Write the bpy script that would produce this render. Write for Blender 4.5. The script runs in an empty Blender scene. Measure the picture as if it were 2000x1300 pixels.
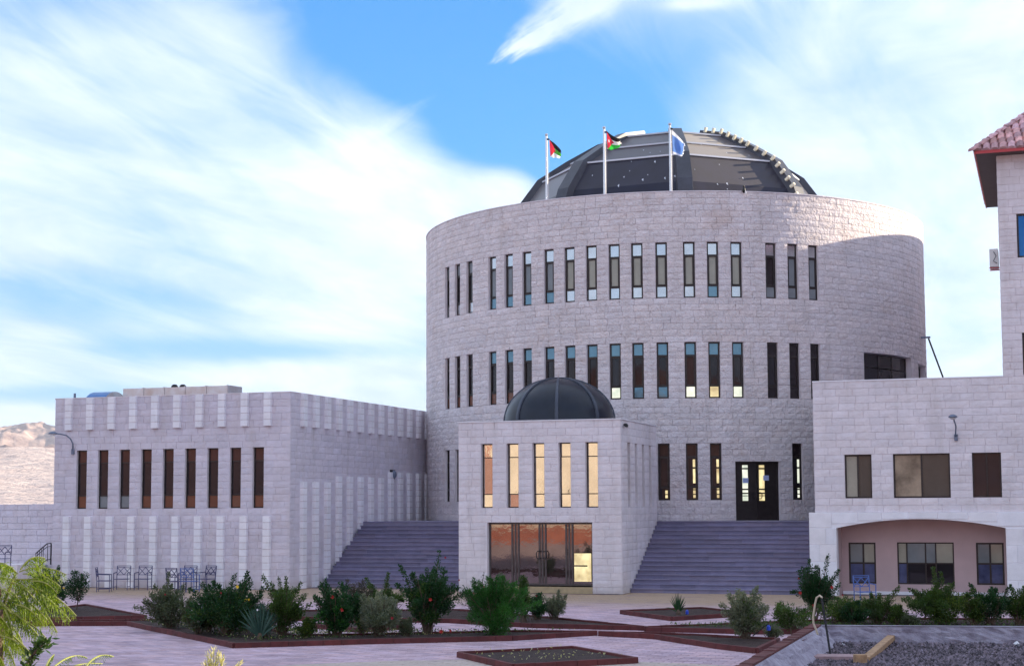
import bpy, bmesh, math, random
import numpy as np
from mathutils import Vector, Matrix
random.seed(7); rng = np.random.default_rng(7)
PI = math.pi; R_ = math.radians
C = bpy.context.scene.collection
S = bpy.context.scene

# ------------------------------------------------------------------ camera
YAW, PITCH, ROLL, EYE, FPX = 0.3246, 0.0867, 0.0047, 3.1, 3099.37
cy_, sy_ = math.cos(YAW), math.sin(YAW)
cd = bpy.data.cameras.new('camera'); cam = bpy.data.objects.new('camera', cd); C.objects.link(cam)
cd.sensor_width = 36; cd.lens = FPX/2000*36; cd.shift_y = 68.9/2000
cd.clip_start = .3; cd.clip_end = 60000
right = Vector((cy_, sy_, 0)); fwd0 = Vector((-sy_, cy_, 0)); upz = Vector((0,0,1))
fwd = fwd0*math.cos(PITCH) + upz*math.sin(PITCH); upc = upz*math.cos(PITCH) - fwd0*math.sin(PITCH)
rr = right*math.cos(ROLL) + upc*(-math.sin(ROLL)); uu = right*math.sin(ROLL) + upc*math.cos(ROLL)
cam.matrix_world = Matrix(((rr.x,uu.x,-fwd.x,0),(rr.y,uu.y,-fwd.y,0),(rr.z,uu.z,-fwd.z,EYE),(0,0,0,1)))
S.camera = cam
def ray(x, y):
    X = (x-1000)/FPX; Y = -(y-718.9)/FPX
    c, s = math.cos(ROLL), math.sin(ROLL); X, Y = X*c+Y*s, -X*s+Y*c
    c, s = math.cos(PITCH), math.sin(PITCH); d, z = c-Y*s, s+Y*c
    return Vector((X*cy_-d*sy_, X*sy_+d*cy_, z))
def on(x, y, ax, val):          # photograph pixel -> point on the plane X, Y or Z = val (survey of the place)
    r = ray(x, y); i = 'XYZ'.index(ax); o = Vector((0,0,EYE))
    return o + r*((val-o[i])/r[i])
def G(x, y, z=0): return on(x, y, 'Z', z)

# ------------------------------------------------------------------ sun, sky, exposure
SUN_AZ, SUN_EL = 35.5, 16.0      # azimuth from +X towards +Y
sd = bpy.data.lights.new('sun', 'SUN'); sun = bpy.data.objects.new('sun', sd); C.objects.link(sun)
sd.energy = 2.7; sd.angle = R_(.5); sd.color = (1.0, .85, .62)
sdir = Vector((math.cos(R_(SUN_EL))*math.cos(R_(SUN_AZ)), math.cos(R_(SUN_EL))*math.sin(R_(SUN_AZ)), math.sin(R_(SUN_EL))))
sun.rotation_euler = sdir.to_track_quat('Z', 'Y').to_euler(); sun.location = (60, 60, 60)
W = bpy.data.worlds.new('World'); S.world = W; W.use_nodes = True
SKY_STRENGTH = .15
CLOUD = 1.98
S.view_settings.view_transform = 'Standard'; S.view_settings.look = 'None'
S.view_settings.exposure = 2.15; S.view_settings.gamma = 1
try: S.view_settings.use_curve_mapping = False
except Exception: pass

class NT:
    def __init__(s, t): s.t = t; t.nodes.clear()
    def n(s, typ, **k):
        o = s.t.nodes.new(typ)
        for a, v in k.items():
            if a.startswith('i_'): o.inputs[a[2:].replace('_',' ')].default_value = v
            else: setattr(o, a, v)
        return o
    def l(s, a, b): s.t.links.new(a, b)
    def m(s, op, a, b=None, c=None, clamp=False):
        o = s.t.nodes.new('ShaderNodeMath'); o.operation = op; o.use_clamp = clamp
        for i, v in enumerate((a, b, c)):
            if v is None: continue
            if isinstance(v, (int, float)): o.inputs[i].default_value = v
            else: s.l(v, o.inputs[i])
        return o.outputs[0]
    def mix(s, f, a, b, mode='MIX'):
        o = s.t.nodes.new('ShaderNodeMix'); o.data_type = 'RGBA'; o.blend_type = mode
        for i, v in ((0, f), (6, a), (7, b)):
            if isinstance(v, (int, float)): o.inputs[i].default_value = v
            elif isinstance(v, (tuple, list)): o.inputs[i].default_value = (*v[:3], 1)
            else: s.l(v, o.inputs[i])
        return o.outputs[2]
    def ramp(s, f, stops):
        o = s.t.nodes.new('ShaderNodeValToRGB'); e = o.color_ramp.elements
        while len(e) < len(stops): e.new(.5)
        for q, (p, c) in zip(e, stops):
            q.position = p; q.color = (*c, 1) if len(c) == 3 else c
        s.l(f, o.inputs[0]); return o.outputs[0]
    def noise(s, vec, scale, detail=4, rough=.55, dist=0):
        o = s.t.nodes.new('ShaderNodeTexNoise'); o.inputs['Scale'].default_value = scale
        o.inputs['Detail'].default_value = detail; o.inputs['Roughness'].default_value = rough; o.inputs['Distortion'].default_value = dist
        if vec is not None: s.l(vec, o.inputs['Vector'])
        return o.outputs['Fac']

def build_world():
    t = NT(W.node_tree)
    out = t.n('ShaderNodeOutputWorld')
    sky = t.n('ShaderNodeTexSky'); sky.sky_type = 'NISHITA'; sky.sun_disc = False
    sky.sun_elevation = R_(SUN_EL); sky.sun_rotation = R_(90-SUN_AZ); sky.air_density = 1.3; sky.dust_density = .4; sky.ozone_density = 2.5; sky.altitude = 200
    g = t.n('ShaderNodeTexCoord'); sep = t.n('ShaderNodeSeparateXYZ'); t.l(g.outputs['Generated'], sep.inputs[0])
    x, y, z = sep.outputs
    DEG = 180/PI
    # azimuth in degrees, zero where the photograph looks, and elevation
    ca, sa = cy_, sy_
    rx = t.m('ADD', t.m('MULTIPLY', x, ca), t.m('MULTIPLY', y, sa))
    fy = t.m('ADD', t.m('MULTIPLY', x, -sa), t.m('MULTIPLY', y, ca))
    az = t.m('MULTIPLY', t.m('ARCTAN2', rx, fy), DEG)
    el = t.m('MULTIPLY', t.m('ARCSINE', z), DEG)
    # cloud sheets: noise on a plane overhead, stretched along the wind
    inv = t.m('DIVIDE', 1.0, t.m('MAXIMUM', t.m('ADD', z, .16), .03))
    px = t.m('MULTIPLY', rx, inv); py = t.m('MULTIPLY', fy, inv)
    wu = t.m('ADD', t.m('MULTIPLY', px, .90), t.m('MULTIPLY', py, -.42)); wv = t.m('ADD', t.m('MULTIPLY', px, .42), t.m('MULTIPLY', py, .90))
    cv = t.n('ShaderNodeCombineXYZ'); t.l(t.m('MULTIPLY', wu, .75), cv.inputs[0]); t.l(t.m('MULTIPLY', wv, .42), cv.inputs[1]); cv.inputs[2].default_value = 3.7
    n1 = t.noise(cv.outputs[0], 1.9, 5, .5, .35)
    cv2 = t.n('ShaderNodeCombineXYZ'); t.l(t.m('MULTIPLY', wu, 1.0), cv2.inputs[0]); t.l(t.m('MULTIPLY', wv, .28), cv2.inputs[1]); cv2.inputs[2].default_value = 9.1
    n2 = t.noise(cv2.outputs[0], 6.0, 6, .6, .8)
    def blob(a0, e0, wa, we, rot=0):
        A = t.m('SUBTRACT', az, a0); E = t.m('SUBTRACT', el, e0)
        c, s = math.cos(R_(rot)), math.sin(R_(rot))
        p = t.m('DIVIDE', t.m('ADD', t.m('MULTIPLY', A, c), t.m('MULTIPLY', E, s)), wa)
        q = t.m('DIVIDE', t.m('ADD', t.m('MULTIPLY', A, -s), t.m('MULTIPLY', E, c)), we)
        return t.m('EXPONENT', t.m('MULTIPLY', t.m('ADD', t.m('MULTIPLY', p, p), t.m('MULTIPLY', q, q)), -1))
    def P(px_, py_): return (px_-1000)*.0183, (1005-py_)*.0183
    d = t.m('ADD', t.m('MULTIPLY', t.m('SUBTRACT', n1, .5), 1.5), t.m('MULTIPLY', t.m('SUBTRACT', n2, .5), 1.0))
    d = t.m('ADD', d, .88)  # extra cover all round so out-of-view cloud brightens the shaded walls
    def add(px_, py_, wx, wy, rot, amt):
        nonlocal d
        a, e = P(px_, py_); d = t.m('ADD', d, t.m('MULTIPLY', blob(a, e, wx*.0183, wy*.0183, rot), amt))
    add(420, 330, 480, 300, -30, .05); add(780, 330, 210, 130, -45, .45); add(80, 30, 160, 90, 0, -.35); add(560, 60, 200, 60, -30, -.25)
    add(800, 20, 240, 140, -25, -1.4); add(1000, 230, 310, 120, -32, -1.3); add(1180, 330, 210, 90, -25, -.55); add(1260, 170, 190, 190, 0, -.62)
    _c, _s = math.cos(R_(31)), math.sin(R_(31)); scv = t.n('ShaderNodeCombineXYZ'); t.l(t.m('MULTIPLY', t.m('ADD', t.m('MULTIPLY', az, _c), t.m('MULTIPLY', el, _s)), .22), scv.inputs[0]); t.l(t.m('ADD', t.m('MULTIPLY', az, -_s), t.m('MULTIPLY', el, _c)), scv.inputs[1])
    streaks = t.m('MULTIPLY', t.m('SUBTRACT', t.noise(scv.outputs[0], 1.8, 7, .6, .3), .18), 1.7, clamp=True)
    a_, e_ = P(1045, 90); d = t.m('ADD', d, t.m('MULTIPLY', t.m('MULTIPLY', blob(a_, e_, 235*.0183, 32*.0183, 30), 2.3), streaks)); add(1370, 35, 70, 12, 0, .5); add(1000, 370, 90, 50, 15, .75)
    add(1450, 120, 220, 130, 25, -.35); add(1720, 180, 200, 60, 30, -.2); add(1880, 520, 160, 80, 20, -.25)
    add(170, 610, 330, 60, 0, -.62); add(300, 470, 260, 40, -20, -.3); add(420, 700, 500, 28, 0, -.75); add(90, 790, 250, 20, 0, -.75); add(60, 700, 130, 30, 0, .55); add(700, 745, 260, 26, 0, .5); add(880, 700, 120, 120, 0, -.3)
    mask = t.m('SMOOTH_MIN', 1.0, t.m('MAXIMUM', d, 0), .25)
    mr = t.n('ShaderNodeMapRange'); mr.interpolation_type = 'SMOOTHSTEP'; t.l(d, mr.inputs[0]); mr.inputs[1].default_value = .0; mr.inputs[2].default_value = 1.15
    mask = mr.outputs[0]
    n3 = t.noise(cv.outputs[0], 3.4, 6, .6, .5); n3 = t.m('ADD', t.m('MULTIPLY', t.m('SUBTRACT', n3, .5), 2.6), .55, clamp=True)
    cc = t.mix(n3, (.50*CLOUD, .64*CLOUD, .84*CLOUD), (.90*CLOUD, .965*CLOUD, 1.08*CLOUD))
    blue = t.ramp(t.m('DIVIDE', t.m('MAXIMUM', el, 0), 90), [(0, (.62, .78, .98)), (.05, (.36, .62, .95)), (.14, (.09, .43, .90)), (.25, (.06, .33, .82)), (1, (.03, .15, .50))])
    skc = t.mix(.72, t.mix(1.0, sky.outputs[0], (.20, .36, .62), 'MULTIPLY'), t.mix(1.0, blue, (1.45, 1.45, 1.45), 'MULTIPLY'))
    # the ground side of the sky ball: pale desert far away
    low = t.m('LESS_THAN', z, -.002)
    col = t.mix(t.m('MULTIPLY', mask, .94), skc, cc)
    col = t.mix(low, col, (2.2, 1.9, 1.7))
    bg = t.n('ShaderNodeBackground'); bg.inputs[1].default_value = SKY_STRENGTH; t.l(col, bg.inputs[0]); t.l(bg.outputs[0], out.inputs[0])
build_world()

# ------------------------------------------------------------------ materials
def mat(name, col, rough=.7, metal=0, spec=.5, var=0, varscale=3, bump=0, bscale=20, tone=0, col2=None, emis=None, es=0, trans=0, coat=0, detail=5, bdist=.02, tints=0):
    m = bpy.data.materials.new(name); m.use_nodes = True; t = NT(m.node_tree)
    out = t.n('ShaderNodeOutputMaterial'); b = t.n('ShaderNodeBsdfPrincipled'); t.l(b.outputs[0], out.inputs[0])
    b.inputs['Roughness'].default_value = rough; b.inputs['Metallic'].default_value = metal; b.inputs['Specular IOR Level'].default_value = spec
    b.inputs['Coat Weight'].default_value = coat
    pos = t.n('ShaderNodeNewGeometry').outputs['Position']; c = None
    if var or col2:
        f = t.noise(pos, varscale, detail, .6)
        f = t.m('MULTIPLY', t.m('SUBTRACT', f, .5), 2.4)
        f = t.m('ADD', f, .5, clamp=True)
        c2 = col2 or tuple(min(1, q*(1-var)) for q in col); c1 = col if col2 else tuple(min(1, q*(1+var*.5)) for q in col)
        c = t.mix(f, c1, c2)
    if tone:
        oi = t.n('ShaderNodeObjectInfo').outputs['Random']; at = t.n('ShaderNodeAttribute'); at.attribute_name = 'tone'
        h = t.m('FRACT', t.m('ADD', oi, at.outputs['Fac']))
        g = t.m('ADD', t.m('MULTIPLY', t.m('SUBTRACT', h, .5), tone*2), 1.0)
        cb = t.n('ShaderNodeCombineColor')
        h2 = t.m('FRACT', t.m('MULTIPLY', h, 7.31))
        for i, k in enumerate((.5, 0, -.6)): t.l(t.m('MULTIPLY', g, t.m('ADD', t.m('MULTIPLY', t.m('SUBTRACT', h2, .5), k*(tints or tone)), 1.0)), cb.inputs[i])
        c = t.mix(1.0, c if c is not None else col, cb.outputs[0], 'MULTIPLY')
    if c is not None: t.l(c, b.inputs['Base Color'])
    else: b.inputs['Base Color'].default_value = (*col, 1)
    if bump:
        f = t.noise(pos, bscale, 5, .65)
        bn = t.n('ShaderNodeBump'); bn.inputs['Strength'].default_value = bump; bn.inputs['Distance'].default_value = bdist
        t.l(f, bn.inputs['Height']); t.l(bn.outputs[0], b.inputs['Normal'])
    if emis: b.inputs['Emission Color'].default_value = (*emis, 1); b.inputs['Emission Strength'].default_value = es
    if trans:
        tr = t.n('ShaderNodeBsdfTranslucent'); mx = t.n('ShaderNodeMixShader'); mx.inputs[0].default_value = trans
        if c is not None: t.l(t.mix(1.0, c, (1.5, 1.5, .7), 'MULTIPLY'), tr.inputs[0])
        else: tr.inputs[0].default_value = (min(1, col[0]*1.5), min(1, col[1]*1.5), col[2]*.7, 1)
        t.l(b.outputs[0], mx.inputs[1]); t.l(tr.outputs[0], mx.inputs[2]); t.l(mx.outputs[0], out.inputs[0])
    return m
M = {}
def stone_mat(name, col, tone, stain, bump, bscale, bdist):
    m = mat(name, col, .9, tone=tone, bump=bump, bscale=bscale, bdist=bdist, var=.10, varscale=1.3, spec=.2, tints=tone*.9)
    t = NT.__new__(NT); t.t = m.node_tree; b = next(n for n in m.node_tree.nodes if n.type == 'BSDF_PRINCIPLED')
    src = b.inputs['Base Color'].links[0].from_socket
    pos = t.n('ShaderNodeNewGeometry').outputs['Position']
    f = t.noise(pos, .55, 6, .65, .4)
    mr = t.n('ShaderNodeMapRange'); t.l(f, mr.inputs[0]); mr.inputs[1].default_value = .57; mr.inputs[2].default_value = .74
    c = t.mix(t.m('MULTIPLY', mr.outputs[0], stain), src, (.50, .31, .22))
    sc_ = t.n('ShaderNodeVectorMath', operation='MULTIPLY'); t.l(pos, sc_.inputs[0]); sc_.inputs[1].default_value = (2.2, 2.2, .22)
    st_ = t.noise(sc_.outputs[0], 1.0, 5, .6); mr3 = t.n('ShaderNodeMapRange'); t.l(st_, mr3.inputs[0]); mr3.inputs[1].default_value = .5; mr3.inputs[2].default_value = .75
    c = t.mix(t.m('MULTIPLY', mr3.outputs[0], .42), c, (.50, .44, .43))
    pal = t.noise(pos, .16, 3, .5); c = t.mix(t.m('MULTIPLY', pal, .14), c, (.60, .50, .44))
    zz_ = t.n('ShaderNodeSeparateXYZ'); t.l(pos, zz_.inputs[0]); mr4 = t.n('ShaderNodeMapRange'); t.l(t.m('ADD', zz_.outputs[2], t.m('MULTIPLY', st_, .6)), mr4.inputs[0]); mr4.inputs[1].default_value = .75; mr4.inputs[2].default_value = .25
    c = t.mix(t.m('MULTIPLY', mr4.outputs[0], .5), c, (.46, .37, .30))
    t.l(c, b.inputs['Base Color'])
    # coarse quarry-faced relief over the fine grain
    bn0 = b.inputs['Normal'].links[0].from_node
    v = t.noise(pos, bscale*.33, 3, .6); bn = t.n('ShaderNodeBump'); bn.inputs['Strength'].default_value = bump; bn.inputs['Distance'].default_value = bdist*2.2
    t.l(v, bn.inputs['Height']); t.l(bn.outputs[0], bn0.inputs['Normal'])
    return m
M['stone'] = stone_mat('rock_faced_limestone', (.80, .735, .78), .045, .22, .8, 16, .016)
M['stone_drum'] = stone_mat('quarry_faced_limestone', (.78, .71, .735), .06, .38, 1.0, 15, .04)
M['stone_wing'] = stone_mat('rock_faced_limestone_wing', (.69, .635, .72), .05, .22, .8, 16, .018)
M['mortar'] = mat('mortar', (.66, .58, .61), .95, var=.2, varscale=5)
M['smooth'] = mat('sawn_white_limestone', (.86, .83, .88), .75, tone=.05, var=.10, varscale=2.5, bump=.25, bscale=40, bdist=.004)
M['plaster'] = mat('pink_plaster', (.55, .40, .41), .9, var=.10, varscale=1.2, bump=.3, bscale=60, bdist=.003)
M['frame'] = mat('dark_bronze_aluminium', (.035, .026, .026), .4, .3, var=.3, varscale=6)
M['doorframe'] = mat('brown_grey_aluminium', (.10, .085, .09), .38, .5, var=.3, varscale=6)
M['black'] = mat('black_iron', (.02, .02, .024), .5, .4, var=.3, varscale=9)
def glass(name, col, metal, rough=.03, var=.15, wob=.15, emis=None, es=0, spec=.35):
    m = mat(name, col, rough, metal, spec, var=var, varscale=1.7, bump=wob, bscale=.7, bdist=.010, emis=emis, es=es); return m
M['g_bronze'] = glass('bronze_solar_glass', (.26, .21, .20), .92, wob=.25)
M['g_mirror'] = glass('reflective_solar_glass', (.58, .53, .48), .95, wob=.3)
M['g_blind'] = glass('glass_over_beige_blind', (.38, .36, .30), .0)
M['g_blindg'] = glass('glass_over_grey_blind', (.22, .24, .26), .0)
M['g_pale'] = glass('sky_bright_glass', (.60, .63, .66), .75, rough=.12)
M['g_sky'] = glass('sky_tinted_glass', (.15, .28, .36), .35)
M['g_dark'] = glass('dark_glass', (.030, .026, .032), .1)
M['g_brown'] = glass('brown_glass', (.026, .018, .021), .0)
M['g_redbrown'] = glass('reddish_glass', (.08, .036, .033), .0)
M['g_taupe'] = glass('glass_over_taupe_blind', (.09, .08, .07), .0)
M['g_taupe2'] = mat('glass_with_painted_interior', (.11, .09, .07), .05, 0, .4, col2=(.48, .38, .28), varscale=1.1)  # lit scene in the pane is mottled into the glass colour
M['g_rust'] = glass('orange_reflection_glass', (.18, .075, .05), .05)  # orange reflection low in the windows is painted into this colour
M['g_blue'] = glass('blue_glass', (.02, .12, .32), .5)
M['g_curtb'] = glass('glass_over_blue_curtain', (.10, .11, .22), .0, var=.5)
def glowglass(name, c1, c2, e):
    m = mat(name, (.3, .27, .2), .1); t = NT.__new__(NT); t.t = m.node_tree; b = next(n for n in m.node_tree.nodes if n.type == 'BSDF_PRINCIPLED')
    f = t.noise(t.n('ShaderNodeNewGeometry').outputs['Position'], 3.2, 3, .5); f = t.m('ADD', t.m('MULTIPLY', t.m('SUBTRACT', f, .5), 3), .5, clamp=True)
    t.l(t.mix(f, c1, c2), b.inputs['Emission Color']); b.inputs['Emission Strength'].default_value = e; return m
M['g_glow'] = glowglass('warm_glowing_glass', (.42, .30, .12), (.95, .80, .42), .26)  # warm emission stands in for light seen through the glass
M['g_glow2'] = glowglass('pale_glowing_glass', (.55, .62, .50), (.95, .95, .80), .25)  # pale emission in place of daylight from the openings opposite
M['paper'] = mat('blue_white_notice', (.42, .50, .78), .6)
M['stair'] = mat('purple_grey_granite', (.235, .215, .33), .7, tone=.14, var=.18, varscale=2.5, bump=.3, bscale=50, bdist=.004)
M['stair_top'] = mat('granite_tread', (.25, .23, .33), .6, tone=.10, var=.2, varscale=3)
M['kerb'] = mat('red_concrete_kerb', (.11, .022, .022), .8, tone=.16, var=.35, varscale=5, bump=.5, bscale=40, bdist=.008)
M['soil'] = mat('dark_soil', (.026, .012, .010), .95, col2=(.060, .032, .027), varscale=5, bump=1, bscale=22, bdist=.05)
M['tile'] = mat('terracotta_tile', (.62, .35, .36), .8, tone=.38, var=.4, varscale=6, bump=.3, bscale=40, bdist=.006)
M['fascia'] = mat('red_fascia', (.5, .05, .06), .5)
M['soffit'] = mat('brown_soffit_board', (.085, .055, .052), .7, var=.2, varscale=3)
M['galv'] = mat('galvanised_duct', (.66, .70, .76), .35, .85, col2=(.50, .44, .42), varscale=1.6)
M['bluesheet'] = mat('blue_rooflight_sheet', (.04, .16, .42), .35, .2, var=.2, varscale=4)
M['dome'] = mat('dark_dome_panel', (.012, .013, .034), .3, .0, .25, var=.35, varscale=1.3, bump=.12, bscale=2.5, bdist=.02)
_b = next(n for n in M['dome'].node_tree.nodes if n.type == 'BSDF_PRINCIPLED'); _b.inputs['Sheen Weight'].default_value = .4; _b.inputs['Sheen Roughness'].default_value = .45; _b.inputs['Sheen Tint'].default_value = (1, .93, .88, 1)
M['domerib'] = mat('dome_rib_sheet', (.055, .056, .075), .4, .3, .5, var=.3, varscale=2)
M['batten'] = mat('pale_sealant_strip', (.55, .58, .66), .5)
M['cream'] = mat('cream_metal', (.75, .70, .55), .5, .1)
M['domesmall'] = mat('small_dome_panel', (.010, .014, .028), .30, .0, .35, var=.35, varscale=2, bump=.08, bscale=3, bdist=.01)
M['domesmallrib'] = mat('small_dome_rib', (.06, .07, .10), .4, .1, .4, var=.2, varscale=4)
M['steel'] = mat('polished_pole', (.66, .64, .66), .25, .85)
M['lamp'] = mat('lamp_grey_paint', (.16, .19, .27), .45, .3)
M['chair'] = mat('blue_grey_chair_paint', (.075, .075, .17), .5, .3)
M['chairb'] = mat('bright_blue_chair_paint', (.08, .15, .42), .5, .2)
M['bark'] = mat('bark', (.13, .085, .06), .9, var=.4, varscale=15, bump=.5, bscale=60, bdist=.01)
M['wood'] = mat('weathered_timber', (.42, .25, .14), .8, var=.4, varscale=9, bump=.4, bscale=60, bdist=.006)
M['cement'] = mat('rough_cement_render', (.42, .385, .47), .95, col2=(.22, .185, .24), varscale=3.2, bump=1, bscale=9, bdist=.05)
M['gravel'] = mat('purple_grey_gravel', (.14, .11, .135), .9, tone=.75, tints=.15, var=.3, varscale=2.5)
M['gravelbase'] = mat('gravel_bed', (.13, .105, .12), .95, var=.4, varscale=20, bump=1, bscale=40, bdist=.03)
M['slab'] = mat('pinkish_slab', (.38, .25, .26), .85, var=.25, varscale=6, bump=.4, bscale=40, bdist=.006)
M['rope'] = mat('pale_cable', (.6, .5, .38), .7)
M['white'] = mat('white_plastic', (.75, .75, .8), .4)
M['bluep'] = mat('blue_plastic', (.03, .08, .6), .4)
M['ac'] = mat('ac_casing', (.62, .60, .60), .5)
M['sand'] = mat('desert_sand', (.44, .33, .29), .95, col2=(.36, .27, .25), varscale=.05, bump=.6, bscale=.3, bdist=.5)

def paver_mat():
    m = mat('lavender_pavers', (.54, .38, .44), .85, tone=.17, var=.22, varscale=.7, bump=.4, bscale=50, bdist=.004)
    t = NT.__new__(NT); t.t = m.node_tree; b = next(n for n in m.node_tree.nodes if n.type == 'BSDF_PRINCIPLED')
    src = b.inputs['Base Color'].links[0].from_socket
    pos = t.n('ShaderNodeNewGeometry').outputs['Position']; sp = t.n('ShaderNodeSeparateXYZ'); t.l(pos, sp.inputs[0])
    n = t.noise(pos, .22, 4, .6); yy = t.m('ADD', sp.outputs[1], t.m('MULTIPLY', t.m('SUBTRACT', n, .5), 5.0))
    # sand-coloured dust band that has blown up against the buildings
    mr = t.n('ShaderNodeMapRange'); mr.interpolation_type = 'SMOOTHSTEP'; t.l(yy, mr.inputs[0]); mr.inputs[1].default_value = 45.5; mr.inputs[2].default_value = 51.5
    c = t.mix(t.m('MULTIPLY', mr.outputs[0], .9), src, (.40, .28, .18))
    # beige pavers in the round apron at the near edge
    dx = t.m('SUBTRACT', sp.outputs[0], APR[0]); dy = t.m('SUBTRACT', sp.outputs[1], APR[1])
    r = t.m('SQRT', t.m('ADD', t.m('MULTIPLY', dx, dx), t.m('MULTIPLY', dy, dy)))
    c = t.mix(t.m('MULTIPLY', t.m('LESS_THAN', r, APR[2]), .75), c, (.50, .42, .34))
    # darker wear patches
    w = t.noise(pos, .9, 6, .7, .6); mr2 = t.n('ShaderNodeMapRange'); t.l(w, mr2.inputs[0]); mr2.inputs[1].default_value = .52; mr2.inputs[2].default_value = .75
    c = t.mix(t.m('MULTIPLY', mr2.outputs[0], .7), c, (.22, .15, .20))
    t.l(c, b.inputs['Base Color']); return m
ap_l, ap_m = G(470, 1300), G(900, 1283)
_c = G(930, 1390); APR = (_c.x, _c.y, (G(930, 1287)-_c).length)
M['paver'] = paver_mat()
M['groundsheet'] = mat('paver_joint_sand', (.17, .12, .14), .95, var=.2, varscale=4)

# ------------------------------------------------------------------ object helpers
def mesh(name, V, F, m=None, smooth=False):
    me = bpy.data.meshes.new(name); me.from_pydata([tuple(v) for v in V], [], [tuple(f) for f in F])
    if m: me.materials.append(M[m] if isinstance(m, str) else m)
    if smooth: me.polygons.foreach_set('use_smooth', [True]*len(me.polygons))
    return me
def link(name, me, parent=None, mw=None, kind=None, label=None):
    o = bpy.data.objects.new(name, me); C.objects.link(o)
    if mw is not None: o.matrix_world = mw
    if parent is not None: o.parent = parent; o.matrix_parent_inverse = parent_inv(parent)
    if kind: o['kind'] = kind
    if label: o['label'] = label
    return o
_inv = {}
def parent_inv(p):
    if p.name not in _inv: _inv[p.name] = world(p).inverted()
    return _inv[p.name]
def world(o):
    m = o.matrix_basis.copy()
    if o.parent: m = world(o.parent) @ o.matrix_parent_inverse @ m
    return m
def thing(name, label, cat, loc=(0,0,0), rz=0, group=None):
    o = bpy.data.objects.new(name, None); C.objects.link(o); o.location = loc; o.rotation_euler = (0, 0, rz)
    o.empty_display_size = .2
    o['label'] = label; o['category'] = cat
    if group: o['group'] = group
    return o
def tag(o, label, cat, group=None):
    o['label'] = label; o['category'] = cat
    if group: o['group'] = group
    return o
class MB:
    def __init__(s): s.V = []; s.F = []
    def add(s, V, F):
        k = len(s.V); s.V += [tuple(v) for v in V]; s.F += [tuple(i+k for i in f) for f in F]; return s
    def box(s, x0, x1, y0, y1, z0, z1, mx=None):
        V = [Vector((x, y, z)) for z in (z0, z1) for y in (y0, y1) for x in (x0, x1)]
        if mx is not None: V = [mx @ v for v in V]
        return s.add(V, [(0,2,3,1),(4,5,7,6),(0,1,5,4),(1,3,7,5),(3,2,6,7),(2,0,4,6)])
    def bar(s, a, b, w, h=None):
        a, b = Vector(a), Vector(b); h = h or w; d = b-a; L = d.length
        if L < 1e-6: return s
        q = d.to_track_quat('Z', 'Y').to_matrix().to_4x4(); q.translation = a
        return s.box(-w/2, w/2, -h/2, h/2, 0, L, q)
    def tube(s, pts, r, n=6, caps=True):
        pts = [Vector(p) for p in pts]; rs = r if isinstance(r, (list, tuple)) else [r]*len(pts)
        k = len(s.V); N = len(pts); ref = None
        for i, p in enumerate(pts):
            d = (pts[min(i+1, N-1)]-pts[max(i-1, 0)]).normalized()
            if ref is None: ref = d.orthogonal().normalized()
            ref = (ref - d*ref.dot(d)).normalized(); bi = d.cross(ref)
            for j in range(n):
                a = 2*PI*j/n; s.V.append(tuple(p + (ref*math.cos(a)+bi*math.sin(a))*rs[i]))
        for i in range(N-1):
            for j in range(n):
                a = k+i*n+j; b = k+i*n+(j+1) % n; s.F.append((a, b, b+n, a+n))
        if caps: s.F.append(tuple(k+j for j in range(n))[::-1]); s.F.append(tuple(k+(N-1)*n+j for j in range(n)))
        return s
    def lathe(s, prof, c=(0,0,0), n=16):
        k = len(s.V)
        for r, z in prof:
            for j in range(n): a = 2*PI*j/n; s.V.append((c[0]+r*math.cos(a), c[1]+r*math.sin(a), c[2]+z))
        for i in range(len(prof)-1):
            for j in range(n): a = k+i*n+j; b = k+i*n+(j+1) % n; s.F.append((a, b, b+n, a+n))
        return s
    def mesh(s, name, m, smooth=False): return mesh(name, s.V, s.F, m, smooth)
    def build(s, name, m, parent=None, kind=None, smooth=False, label=None):
        return link(name, s.mesh(name, m, smooth), parent, None, kind, label)
def set_tone(me, vals):
    a = me.attributes.new('tone', 'FLOAT', 'FACE'); a.data.foreach_set('value', np.asarray(vals, dtype=np.float32))

# frames of reference of wall faces:  u along, n outward, z up
class Flat:
    def __init__(s, o, u): s.o = Vector((o[0], o[1], 0)); s.u = Vector((u[0], u[1], 0)).normalized(); s.n = Vector((s.u.y, -s.u.x, 0))
    def p(s, u, n, z): q = s.o+s.u*u+s.n*n; return Vector((q.x, q.y, z))
    def mx(s, u, z, n=0):
        q = s.p(u, n, z); return Matrix(((s.u.x, -s.n.x, 0, q.x), (s.u.y, -s.n.y, 0, q.y), (0, 0, 1, q.z), (0,0,0,1)))
    def step(s): return 1e9
class Cyl:
    def __init__(s, c, r): s.c = Vector((c[0], c[1], 0)); s.r = r
    def p(s, u, n, z): a = u/s.r; return Vector((s.c.x+(s.r+n)*math.cos(a), s.c.y+(s.r+n)*math.sin(a), z))
    def mx(s, u, z, n=0):
        a = u/s.r; q = s.p(u, n, z); N = Vector((math.cos(a), math.sin(a), 0)); U = Vector((-N.y, N.x, 0))
        return Matrix(((U.x, -N.x, 0, q.x), (U.y, -N.y, 0, q.y), (0, 0, 1, q.z), (0,0,0,1)))
    def step(s): return .35

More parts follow.
